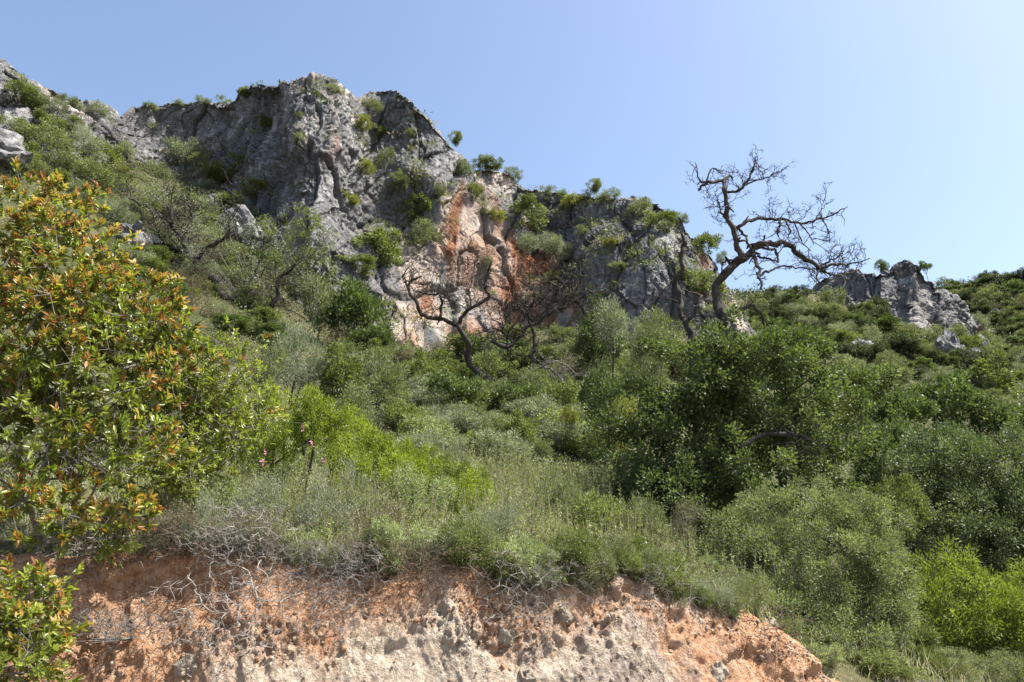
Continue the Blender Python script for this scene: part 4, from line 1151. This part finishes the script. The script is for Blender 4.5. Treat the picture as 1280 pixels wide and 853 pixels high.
 ('olive', 690, 620, 44, 36, "olive herb bush in the middle of the meadow", dict(Y=9.4, lod=0, parts=True)),
 ('pale', 770, 605, 40, 32, "pale bush at the left edge of the shadowed dark bush", dict(Y=10.2, lod=0, parts=True)),
 ('olive', 815, 655, 44, 40, "olive shrub in front of the shadowed dark bush", dict(Y=8.8, lod=0, parts=True)),
 ('green', 790, 690, 46, 26, "low green shrub spilling over the bank edge", dict(Y=7.8, lod=0, parts=True)),
 ('green', 840, 705, 40, 26, "trailing green shrub at the right of the bank edge", dict(Y=7.9, lod=0, parts=True)),
 ('pale', 892, 712, 20, 20, "small pale plant at the right end of the bank edge", dict(Y=7.9, lod=0, parts=True)),
 ('dry', 862, 660, 26, 40, "dry upright shrub with pale seed heads left of the grey green bush", dict(Y=8.6, lod=0, parts=True)),
 ('oak', 905, 640, 50, 48, "dark low bush between the glossy leaved tree and the grey green bush", dict(Y=11.5, lod=0, parts=True)),
 ('limegreen', 732, 718, 20, 24, "small bright plant growing alone on the bank edge right of centre", dict(Y=7.15, lod=0, parts=True)),
 ('olive', 655, 690, 30, 20, "low olive tuft on the bank edge left of the small bright plant", dict(Y=7.25, lod=0, parts=True)),
 # right side
 ('oak', 968, 470, 62, 50, "dark bush behind the crown of the glossy leaved tree", dict(Y=17, lod=0)),
 ('green', 915, 560, 60, 50, "green bush deep inside the shade of the glossy leaved tree", dict(Y=16.5, lod=0)),
 ('olive', 1010, 545, 56, 40, "olive bush behind the dark branch of the glossy leaved tree", dict(Y=17.5, lod=0)),
 ('green', 1110, 842, 52, 30, "green shrub at the bottom edge below the grey green bush", dict(Y=9.0, lod=0, parts=True, cap=1.6)),
 ('olive', 1275, 842, 40, 30, "olive shrub at the very corner bottom right", dict(Y=9.0, lod=0, parts=True, cap=1.6)),
 ('oak', 1105, 560, 60, 44, "dark tree behind the branch of the glossy leaved tree", dict(Y=19, lod=0, name='small_tree', cat='tree')),
 ('green', 1130, 620, 46, 40, "green bush between the grey green bush and the dark domed tree", dict(Y=15, lod=0)),
 ('green', 1162, 826, 24, 26, "small bright round bush at the bottom right under the yellow green bush", dict(Y=9.6, lod=0, parts=True)),
 ('olive', 1085, 838, 44, 22, "low grassy shrub at the bottom edge right of the bank", dict(Y=9.2, lod=0, parts=True)),
 ('olive', 1240, 835, 46, 24, "low olive shrub in the bottom right corner", dict(Y=9.4, lod=0, parts=True)),
 ('oak', 1268, 690, 44, 40, "dark shaded bush at the right edge under the dark domed tree", dict(Y=18, lod=0)),
 ('oak', 1120, 510, 48, 30, "dark round tree on the right slope left of the far scrub", dict(Y=36, name='small_tree', cat='tree')),
 ('oak', 1190, 500, 54, 34, "wide dark tree on the lower right slope", dict(Y=38, name='small_tree', cat='tree')),
 ('oak', 1255, 515, 46, 32, "dark tree at the right edge above the dark domed tree", dict(Y=36, name='small_tree', cat='tree')),
 ('green', 1240, 465, 40, 24, "green tree at the right edge below the small lower outcrop", dict(Y=52, name='small_tree', cat='tree')),
 ('olive', 1060, 470, 44, 30, "olive tree right of the glossy leaved tree's top", dict(Y=42, name='small_tree', cat='tree')),
 ('yellow', 1085, 488, 40, 24, "yellowish tree right of the glossy leaved tree", dict(Y=30, name='small_tree', cat='tree')),
 ('green', 1100, 332, 10, 8, "small bush on the skyline at the left end of the far outcrop", dict(Y=96)),
 ('oak', 1158, 333, 9, 9, "dark little bush on the right skyline of the far outcrop", dict(Y=93)),
 ('olive', 1040, 372, 22, 12, "grey green bush hugging the left foot of the far outcrop", dict(Y=85)),
 ('silver', 1085, 378, 20, 11, "silver bush in front of the far outcrop", dict(Y=84)),
 ('olive', 1195, 418, 26, 15, "olive bush at the right foot of the far outcrop", dict(Y=82)),
 ('silver', 1225, 400, 16, 9, "silver bush right of the far outcrop's ragged end", dict(Y=88)),
]
for st, px, py, rx, ry, lab, op in SHRUBS:
    op = dict(op)
    if st == 'limegreen' and 'limegreen' not in STYLE: STYLE['limegreen'] = STYLE['lime']
    put(st, px, py, rx, ry, lab, **op)

rnd = np.random.default_rng(411)
nm = {'olive': 'olive green', 'green': 'mid green', 'silver': 'grey green'}
for px, py in [(8, 150), (35, 205), (70, 195), (75, 225), (100, 240), (128, 185), (140, 225), (165, 265), (60, 148), (88, 148), (130, 260), (110, 275), (190, 250), (205, 225), (225, 240), (255, 232), (150, 180), (172, 225)]:
    st = ['olive', 'silver', 'green'][rnd.integers(3)]; q = rnd.uniform(18, 30)
    put(st, px, py, q, q * .62, f"one of the {nm[st]} shrubs matting the rocky upper left slope", on='cliff', name='slope_shrub', parts=False, group='shrubs matting the rocky upper left slope')
# scrub individuals on the far right hillside and the left slope
def scatter(n, region, sizes, styles, name, labf, group, seed, mind=9, cat='shrub', parts=None):
    rnd = np.random.default_rng(seed); pts = []
    tries = 0
    while len(pts) < n and tries < n * 60:
        tries += 1
        px, py = rnd.uniform(region[0], region[2]), rnd.uniform(region[1], region[3])
        if not region[4](px, py): continue
        if any((px - a) ** 2 + ((py - b) * 1.5) ** 2 < mind ** 2 for a, b in pts): continue
        pts.append((px, py))
    for px, py in pts:
        Y = ground_hit(px, py)
        if Y is None: continue
        st = styles[rnd.integers(len(styles))]; s = rnd.uniform(*sizes)
        put(st, px, py - s * .45, s, s * .75, labf(st), Y=Y + .5, cap=1.9, name=name, cat=cat, lod=1, parts=parts if parts is not None else False, group=group)
names = {'olive': 'olive green', 'green': 'mid green', 'silver': 'grey green', 'oak': 'dark green', 'hill': 'dull', 'lime': 'light green', 'yellow': 'yellowish', 'dry': 'dry brownish'}
sky_r = lambda x: np.interp(x, [950, 985, 1020, 1160, 1180, 1230, 1280], [368, 362, 366, 352, 352, 345, 349])
scatter(95, (945, 352, 1100, 450, lambda x, y: y > sky_r(x) + 8 and not (1010 < x < 1100 and y < 396)), (11, 20), ['olive', 'hill', 'silver', 'oak', 'hill', 'hill'], 'hillside_shrub',
        lambda s: f"one of the {names[s]} shrubs on the slope left of and below the far outcrop", "scrub on the slope below the far outcrop", 401, 11)
scatter(80, (1165, 345, 1285, 450, lambda x, y: y > sky_r(x) + 6 and y < 352 + (x - 1160) * .75), (9, 17), ['olive', 'hill', 'hill', 'oak', 'dry'], 'hillside_shrub',
        lambda s: f"one of the {names[s]} shrubs on the hill right of the far outcrop", "scrub on the hill right of the far outcrop", 402, 9)
scatter(75, (1040, 425, 1290, 520, lambda x, y: y > 425 + max(0, (x - 1180)) * .2), (14, 26), ['olive', 'green', 'hill', 'silver', 'oak'], 'hillside_shrub',
        lambda s: f"one of the {names[s]} shrubs crowding the lower right slope above the dark domed tree", "scrub on the lower right slope", 403, 17)
scatter(48, (120, 270, 340, 420, lambda x, y: True), (16, 30), ['olive', 'silver', 'green', 'dry'], 'slope_shrub',
        lambda s: f"one of the {names[s]} shrubs under the half bare tree on the left slope", "shrubs under the half bare tree", 404, 17)
scatter(40, (420, 430, 900, 480, lambda x, y: True), (16, 30), ['olive', 'oak', 'green', 'dry'], 'slope_shrub',
        lambda s: f"one of the {names[s]} shrubs along the foot of the cliff", "shrubs along the foot of the cliff", 405, 24)
scatter(46, (470, 492, 800, 590, lambda x, y: True), (24, 46), ['pale', 'pale', 'green', 'silver', 'olive', 'pale'], 'meadow_shrub',
        lambda s: f"one of the {names.get(s, 'pale green')} low shrubs scattered in the grassy slope above the bank", "low shrubs in the grassy slope above the bank", 408, 20)
scatter(40, (420, 455, 880, 510, lambda x, y: True), (22, 38), ['olive', 'oak', 'green', 'silver', 'dry'], 'slope_shrub',
        lambda s: f"one of the {names[s]} bushes of the thicket round the bare trees' feet", "thicket round the feet of the bare trees", 409, 22)
scatter(34, (150, 330, 350, 470, lambda x, y: True), (20, 36), ['olive', 'silver', 'green', 'dry', 'oak'], 'slope_shrub',
        lambda s: f"one of the {names[s]} bushes below the half bare tree, behind the red tipped bush", "bushes below the half bare tree", 410, 20)
scatter(16, (880, 640, 1290, 740, lambda x, y: True), (30, 48), ['oak', 'green', 'olive'], 'slope_shrub',
        lambda s: f"one of the {names[s]} shrubs deep in shade beneath the trees on the right", "shrubs beneath the trees on the right", 406, 40)

tuft = {'pale': 'pale leafy', 'olive': 'olive', 'silver': 'grey green', 'dry': 'dry brownish', 'green': 'green'}
rnd = np.random.default_rng(407)
for i in range(52):
    px = 185 + i * 14.5 + rnd.normal() * 5; e = np.interp(px, EDGE[:, 0], EDGE[:, 1]); Ye = np.interp(px, EDGE[:, 0], EDGE[:, 2]) - .02
    st = ['pale', 'olive', 'silver', 'dry', 'green'][rnd.integers(5)] if px > 425 else ['dry', 'silver', 'dry', 'pale'][rnd.integers(4)]; s = rnd.uniform(20, 46)
    b = at(px, e + rnd.uniform(2, 22), Ye); Rm = metres(s, Ye)
    plant('edge_tuft', 'plant', f"one of the small {tuft[st]} tufts rooted along the very edge of the clay bank", st, b, Rm, Rm * rnd.uniform(1.2, 2.0), 0, False, 'tufts along the edge of the clay bank')

# ---------------------------------------------------------------- dry hanging roots and twigs on the bank
def root_tangle(label, px, py, Y, wpx, lpx, n, seed, mat='bone', r=.0042, down=1.0, fan=0.0, name='dry_shrub', up=.25):
    rnd = np.random.default_rng(seed); c = at(px, py, Y); w = metres(wpx, Y); L0 = metres(lpx, Y); n = int(n * 1.5)
    lip = abs(py - np.interp(px, EDGE[:, 0], EDGE[:, 1])) < 62 and px > 180
    root = np.array([c[0], edge_y(c[0]) - .02, edge_z(c[0]) + .03]) if lip else c + np.array([0, .12, 0])
    # forked dead stems: from a few rooted crowns outwards and down over the lip
    T = np.stack([rnd.normal(size=n) * w * .5 + fan * L0 * rnd.random(n) * .6, -rnd.random(n) ** 1.5 * .22 - .02, (rnd.random(n) ** 1.2 * -1.05 * down + .32) * L0], -1)
    T[:, 1] -= (.62 if lip else .25) * np.maximum(-T[:, 2], 0) + (.10 if lip else 0)
    T = T + root
    bases = [root + np.array([rnd.normal() * w * .4, rnd.normal() * .03, rnd.normal() * .03]) for _ in range(max(4, n // 22))]
    nodes, par, ends = skeleton(bases, T, rnd, .20, .35, .035)
    nodes = nodes + .012 * np.stack([fbm(nodes * 9 + 5 * q, 2, seed + q) for q in range(3)], -1)
    V1, F1 = skel_tubes(nodes, par, r * .42, 4, 2.5, r * 2.6)
    e = np.repeat(ends, 4); A = nodes[e]; d = unit(A - nodes[np.maximum(par[e], 0)]) + rnd.normal(size=(len(e), 3)) * .8
    V2, F2 = frusta(A, A + unit(d) * rnd.uniform(.02, .08, (len(e), 1)), np.full(len(e), r * .4), np.full(len(e), r * .2), 3)
    V, Fs = merge([(V1, F1), (V2, F2)])
    o = obj(name, mesh_np(name, V - root, Fs, [BK[mat]]), label=label, category='dry shrub'); o.location = tuple(root)
    return o
root_tangle("thick tangle of bleached roots hanging down the bank at centre left", 318, 668, 6.65, 60, 150, 260, 501)
root_tangle("curl of white roots above the big hanging tangle", 285, 655, 6.7, 46, 60, 60, 502, 'bone', .005, .4)
root_tangle("brown twiggy mat on the bank top left of the hanging tangle", 225, 668, 6.7, 90, 90, 260, 503, 'brown', .0032, .5)
root_tangle("grey twig mat on the bank top right of the hanging tangle", 400, 680, 6.7, 80, 90, 260, 504, 'grey', .0035, .7)
root_tangle("hanging grey twigs below the silvery upright shrub", 430, 692, 6.75, 50, 90, 120, 505, 'bone', .0035, 1.0)
root_tangle("dark purple grey twigs on the bank under the dry twiggy shrub", 505, 672, 6.9, 80, 80, 260, 506, 'brown', .0035, .6)
root_tangle("fan of pale dry stems leaning over the bank at centre", 625, 700, 6.95, 34, 95, 70, 507, 'bone', .0045, .8, .35)
root_tangle("grey twigs spread on the bank right of the pale fan", 665, 712, 7.0, 60, 70, 130, 508, 'grey', .0035, .7, .2)
root_tangle("pale curved stems under the red tipped bush at the left", 80, 690, 6.5, 80, 90, 130, 509, 'bone', .0042, .8)
root_tangle("dry grey twigs lying low at the left foot of the bank", 130, 800, 6.1, 80, 90, 150, 510, 'grey', .0042, .3)
root_tangle("brown dead twigs at the far right end of the bank", 960, 750, 8.0, 40, 70, 80, 511, 'brown', .004, .8)
root_tangle("dry twigs under the trailing green shrub", 800, 712, 7.6, 70, 50, 110, 512, 'grey', .0036, .8)
root_tangle("bare grey twigs poking out below the grey green bush", 1090, 815, 9.4, 60, 70, 90, 513, 'bone', .004, .2)
root_tangle("dead grey sticks inside the red tipped bush low at the left edge", 40, 600, 6.2, 100, 120, 140, 514, 'grey', .005, .25)

# ---------------------------------------------------------------- rocks lying free
for i, (px, py, Y, s, lab) in enumerate([(548, 664, 6.85, .085, "pale grey boulder sitting on the bank edge at centre"), (705, 770, 6.85, .075, "white stone with an orange hollow beside it in the bank"),
      (630, 797, 6.65, .09, "grey stone sunk in the bank at lower centre"), (896, 846, 7.2, .11, "pale stone at the bottom of the bank's right half"), (957, 782, 7.95, .16, "large grey slab at the right end of the bank"),
      (658, 848, 6.4, .09, "orange brown stone at the bottom edge of the bank"), (672, 697, 7.15, .05, "small white stone on the bank edge left of the small bright plant"), (235, 832, 6.0, .10, "pale stone low on the left part of the bank"),
      (700, 727, 7.0, .045, "small pale stone below the small bright plant"), (820, 690, 7.75, .05, "small stone under the low green shrub")]):
    p = bank_at(px, py)
    o = obj('stone', rock_mesh('stone', 20 + i, M_ROCKN), label=lab, category='stone')
    o.location = tuple(p + np.array([0, s * .30, -s * .1])); o.scale = (s, s * .9, s * .75); o.rotation_euler = (.3 * i, .5 * i, i)
for i, (px, py, rx, lab) in enumerate([(0, 200, 40, "grey boulder slab at the left edge below the green bushes"), (170, 300, 26, "shadowed grey boulder left of the half bare tree's trunk"), (300, 292, 30, "pale boulder among the half bare tree's twigs"),
      (340, 305, 26, "cracked grey boulder right of the pale boulder"), (430, 355, 24, "smooth grey boulder above the dark ivy green tree"), (262, 258, 14, "small boulder under the rounded trees"),
      (1185, 440, 22, "lower grey slab on the right slope below the far outcrop"), (1215, 452, 16, "small grey slab beside the lower slab on the right slope"), (1075, 440, 14, "flat grey rock on the right slope amid scrub"), (1178, 372, 9, "grey rock on the ridge just right of the far outcrop"), (1205, 372, 7, "dark rock among shrubs on the ridge right of the far outcrop"), (1242, 398, 10, "grey rock beside the ragged end of the far outcrop"),
      (1262, 380, 8, "grey rock near the right edge below the skyline"), (1225, 432, 12, "broken rock under the ragged end of the far outcrop"), (985, 392, 10, "small grey rock near the left end of the right skyline")]):
    Y = ground_hit(px, py + rx * .4) or 45
    p = at(px, py, Y); s = metres(rx, Y)
    o = obj('boulder', rock_mesh('boulder', 50 + i, M_ROCKB), label=lab, category='boulder')
    o.location = tuple(p); o.scale = (s, s, s * .75); o.rotation_euler = (.4 * i, .2 * i, i * 1.3)

# ---------------------------------------------------------------- ground cover nobody could count
def merge_cover(name, V, F, t, mi, mats, **kw):
    return obj(name, mesh_np(name, V, F, mats, mi=mi, attrs={'tint': ('FACE', t)}), kind='stuff', **kw)

def cover_low_scrub():
    rnd = np.random.default_rng(601); P = []
    n = 74000
    px = rnd.uniform(-480, 1760, n); Y = np.exp(rnd.uniform(math.log(9), math.log(125), n))
    x = (px - 640) / FPX * Y * 1.03; z = terrain(x, Y)
    ok = (Y > edge_y(x) + 1.0) & ((fbm(np.stack([x, Y, z], -1) * (9.0 / Y)[:, None], 2, 6) > -.45))
    x, Y, z = x[ok], Y[ok], z[ok]; m = len(x)
    s = metres(1, Y) * rnd.uniform(3.5, 8, m) * .9 + .05
    k = np.repeat(np.arange(m), 15); n = len(k)
    q = rnd.normal(size=(n, 3)) * np.array([1, 1, .45]) * s[k][:, None] * .75
    pos = np.stack([x, Y, z], -1)[k] + q; pos[:, 2] += s[k] * .4
    A = q / s[k][:, None] + rnd.normal(size=(n, 3)) * .5 + np.array([0, 0, .6])
    Nn = rnd.normal(size=(n, 3)) + np.array([0, -.2, .7])
    L = s[k] * rnd.uniform(.35, .7, n) * .9
    V, F = leaf_geo(pos, A, Nn, L, L * .38)
    far = Y > 45; ms = np.where(far & (rnd.random(m) < .75), 6, rnd.choice([0, 1, 2, 3, 4, 5], m, p=[.26, .12, .12, .22, .12, .16])); ck = rnd.random(m)
    t = np.clip(.5 + .6 * (ck[k] - .5) + rnd.normal(size=n) * .13, 0, 1)
    merge_cover("low_scrub", V, [F], t, ms[k], [LM['olive'], LM['green'], LM['oak'], LM['silver'], LM['dry'], LM['pale'], LM['hill']])
cover_low_scrub()

def cover_meadow():
    rnd = np.random.default_rng(602)
    # herbs: upright stems with leaves in tiers
    n = 5200
    px = rnd.uniform(150, 940, n); Y = rnd.uniform(7.2, 17, n) ** 1.0
    x = (px - 640) / FPX * Y * 1.03; ok = (Y > edge_y(x) + .12); x, Y = x[ok], Y[ok]; m = len(x)
    z = terrain(x, Y); P = np.stack([x, Y, np.maximum(z, np.where(Y < edge_y(x) + 1.4, edge_z(x), -9))], -1)
    clump = fbm(P * 1.1, 2, 8)
    h = np.clip(.42 + .40 * clump + rnd.normal(size=m) * .10, .12, .95) * np.where(Y < edge_y(x) + .8, .7, 1)
    lean = rnd.normal(size=(m, 3)) * .16; lean[:, 2] = 1; top = P + lean * h[:, None]
    sv, sf = frusta(P, top, np.full(m, .004), np.full(m, .002), 3)
    nl = 16; k = np.repeat(np.arange(m), nl); f = rnd.uniform(.25, 1.02, m * nl)
    pos = P[k] + (top - P)[k] * f[:, None]; th = rnd.random(m * nl) * 6.283
    A = np.stack([np.cos(th), np.sin(th), rnd.uniform(.1, 1.1, m * nl)], -1)
    Nn = np.stack([-np.cos(th) * .6, -np.sin(th) * .6, np.ones(m * nl)], -1) + rnd.normal(size=(m * nl, 3)) * .3
    L = rnd.uniform(.03, .075, m * nl) * (1.15 - .4 * f)
    V, F = leaf_geo(pos, A, Nn, L, L * .30)
    fam = rnd.choice(5, m, p=[.36, .22, .24, .10, .08])
    t = np.clip(.5 + .5 * (rnd.random(m)[k] - .5) + rnd.normal(size=m * nl) * .13, 0, 1)
    VV, FF = merge([(V, F), (sv, sf)])
    merge_cover("meadow_herbs", VV, FF, np.concatenate([t, np.full(len(sf), .5)]), np.concatenate([fam[k], np.full(len(sf), 5)]),
                [LM['pale'], LM['olive'], LM['silver'], LM['green'], LM['limegreen'], LM['straw']])
    # grass blades and dry stalks
    n = 26000
    px = rnd.uniform(60, 1330, n); Y = rnd.uniform(6.7, 15, n)
    x = (px - 640) / FPX * Y * 1.03; ok = (Y > edge_y(x) - .02) & ((px < 940) | (Y < 11)); x, Y, px = x[ok], Y[ok], px[ok]; m = len(x)
    P = np.stack([x, Y, np.maximum(terrain(x, Y), np.where(Y < edge_y(x) + 1.4, edge_z(x), -9)) - .02], -1)
    h = np.clip(.30 + .22 * fbm(P * .9, 2, 12) + rnd.normal(size=m) * .09, .08, .8) * np.where(Y < edge_y(x) + .7, .6, 1)
    d1 = rnd.normal(size=(m, 3)) * .22; d1[:, 2] = 1; d2 = d1 + rnd.normal(size=(m, 3)) * .45; d2[:, 2] = .7
    w = np.stack([rnd.normal(size=m), rnd.normal(size=m), 0 * h], -1); w = unit(w) * rnd.uniform(.0022, .0045, m)[:, None]
    mid = P + d1 * h[:, None] * .55; tip = mid + d2 * h[:, None] * .5
    V = np.stack([P - w, P + w, mid + w * .8, mid - w * .8, tip], 1).reshape(-1, 3)
    i = np.arange(m)[:, None] * 5
    straw = rnd.random(m) < np.clip(.52 + .6 * fbm(P * .7, 2, 14), .15, .9)
    mi = np.where(straw, 1, np.where(rnd.random(m) < .5, 0, 2))
    t = rnd.random(m)
    merge_cover("meadow_grass", V, [i + np.array([[2, 3, 4]]), i + np.array([[0, 1, 2, 3]])], np.concatenate([t, t]), np.concatenate([mi, mi]), [LM['olive'], LM['straw'], LM['silver']])
cover_meadow()

def cover_rubble():
    rnd = np.random.default_rng(603); B = BANK[8:150:1, ::1].reshape(-1, 3)
    n = 9500; pw = (BANK_LUMP[8:150].ravel() ** 2 + .12); P = B[rnd.choice(len(B), n, p=pw / pw.sum())]
    import bmesh
    bm = bmesh.new(); bmesh.ops.create_icosphere(bm, subdivisions=1, radius=1.0); me = bpy.data.meshes.new("tmp"); bm.to_mesh(me); bm.free()
    b = np.empty(len(me.vertices) * 3, f32); me.vertices.foreach_get("co", b); b = b.reshape(-1, 3)
    f = np.empty(len(me.polygons) * 3, np.int32); me.loops.foreach_get("vertex_index", f); f = f.reshape(-1, 3); bpy.data.meshes.remove(me)
    s = .005 + .020 * rnd.random(n) ** 4.5
    R_ = rnd.normal(size=(n, 3, 3)); Qm = np.linalg.qr(R_)[0]
    V = np.einsum('vj,nij->nvi', b, Qm * rnd.uniform(.6, 1.3, (n, 1, 3))) * s[:, None, None] * (1 + .22 * rnd.normal(size=(n, len(b), 1))) + P[:, None]
    F = (f[None] + np.arange(n)[:, None, None] * len(b)).reshape(-1, 3)
    obj("rubble", mesh_np("rubble", V.reshape(-1, 3), [F], [M_ROCKN, M_BANK], mi=np.repeat((rnd.random(n) < .9).astype(int), len(f)),
        attrs={'pale': ('FACE', np.repeat(rnd.random(n), len(f))), 'grey': ('FACE', np.repeat(rnd.random(n) * .6, len(f)))}), kind='stuff')
cover_rubble()

def cover_cliff_ledges():
    rnd = np.random.default_rng(604); n = grid_normals(CLIFF); n = np.where(n[..., 1:2] > 0, -n, n)
    P = CLIFF[:, 30:].reshape(-1, 3); nz = np.abs(n[:, 30:, 2]).reshape(-1)
    m_ = fbm(P / 5.0, 3, 41) + .5 * fbm(P / 1.3, 2, 43)
    p = smooth(.35, .75, nz) * smooth(-.05, .45, m_); p = p / p.sum()
    k0 = rnd.choice(len(P), 4500, p=p); C = P[k0]; s = rnd.uniform(.10, .34, len(C)) * (.7 + .5 * rnd.random(len(C)))
    k = np.repeat(np.arange(len(C)), 24); q = rnd.normal(size=(len(k), 3)) * s[k][:, None] * np.array([.9, .6, .5])
    pos = C[k] + q + np.array([0, -.05, .08]); A = q / s[k][:, None] + rnd.normal(size=q.shape) * .5 + np.array([0, -.3, .7])
    L = s[k] * rnd.uniform(.5, 1.1, len(k)); V, F = leaf_geo(pos, A, rnd.normal(size=q.shape) + np.array([0, -.3, .6]), L, L * .3)
    fam = rnd.choice(4, len(C), p=[.4, .25, .2, .15]); t = np.clip(.5 + .5 * (rnd.random(len(C))[k] - .5) + rnd.normal(size=len(k)) * .12, 0, 1)
    merge_cover("cliff_grass", V, [F], t, fam[k], [LM['olive'], LM['green'], LM['straw'], LM['silver']])
cover_cliff_ledges()

# a few pink flowers on the pale shrub
rnd = np.random.default_rng(77)
for px, py in [(328, 577), (378, 532), (404, 573), (331, 562), (390, 552)]:
    c = at(px, py, 7.55); V, F, k = rosettes(np.array([c]), np.array([[0, -.6, .6]]), 7, rnd, .03, .022, .004)
    o = obj('flower', mesh_np('flower', V - c, [F], [LM['pink']], attrs={'tint': ('FACE', rnd.random(len(F)))}), label="small pink flower on the pale shrub before the lime bushes", category='flower', group="pink flowers on the pale shrub")
    o.location = tuple(c)



# ------------------------------------------------------------------ light
SUN_EL, SUN_AZ = 58.0, 94.0        # azimuth clockwise from +Y (the view direction)
w = bpy.data.worlds.new("World"); scene.world = w; w.use_nodes = True
nt = w.node_tree; nt.nodes.clear()
sky = nt.nodes.new('ShaderNodeTexSky'); sky.sky_type = 'NISHITA'; sky.sun_disc = False
sky.sun_elevation = R(SUN_EL); sky.sun_rotation = R(SUN_AZ)
sky.air_density = 1.0; sky.dust_density = 2.5; sky.ozone_density = 1.0; sky.altitude = 100
bg = nt.nodes.new('ShaderNodeBackground'); bg.inputs['Strength'].default_value = .102
out = nt.nodes.new('ShaderNodeOutputWorld')
nt.links.new(sky.outputs[0], bg.inputs['Color']); nt.links.new(bg.outputs[0], out.inputs['Surface'])
sd = bpy.data.lights.new("sun", 'SUN'); sd.energy = 5.0; sd.angle = R(.53); sd.color = (1, .95, .87)
so = bpy.data.objects.new("sun", sd); COL.objects.link(so)
from mathutils import Vector
dirv = Vector((math.sin(R(SUN_AZ)) * math.cos(R(SUN_EL)), math.cos(R(SUN_AZ)) * math.cos(R(SUN_EL)), math.sin(R(SUN_EL))))
so.rotation_euler = dirv.to_track_quat('Z', 'Y').to_euler()
so.location = (30, 0, 60)
scene.view_settings.view_transform = 'Standard'
scene.view_settings.look = 'None'
scene.view_settings.exposure = 1.42
scene.view_settings.gamma = 1.0
scene.cycles.max_bounces = 6
scene.cycles.diffuse_bounces = 3
scene.cycles.transmission_bounces = 3
scene.cycles.transparent_max_bounces = 4
scene.cycles.use_denoising = True
scene.render.film_transparent = False
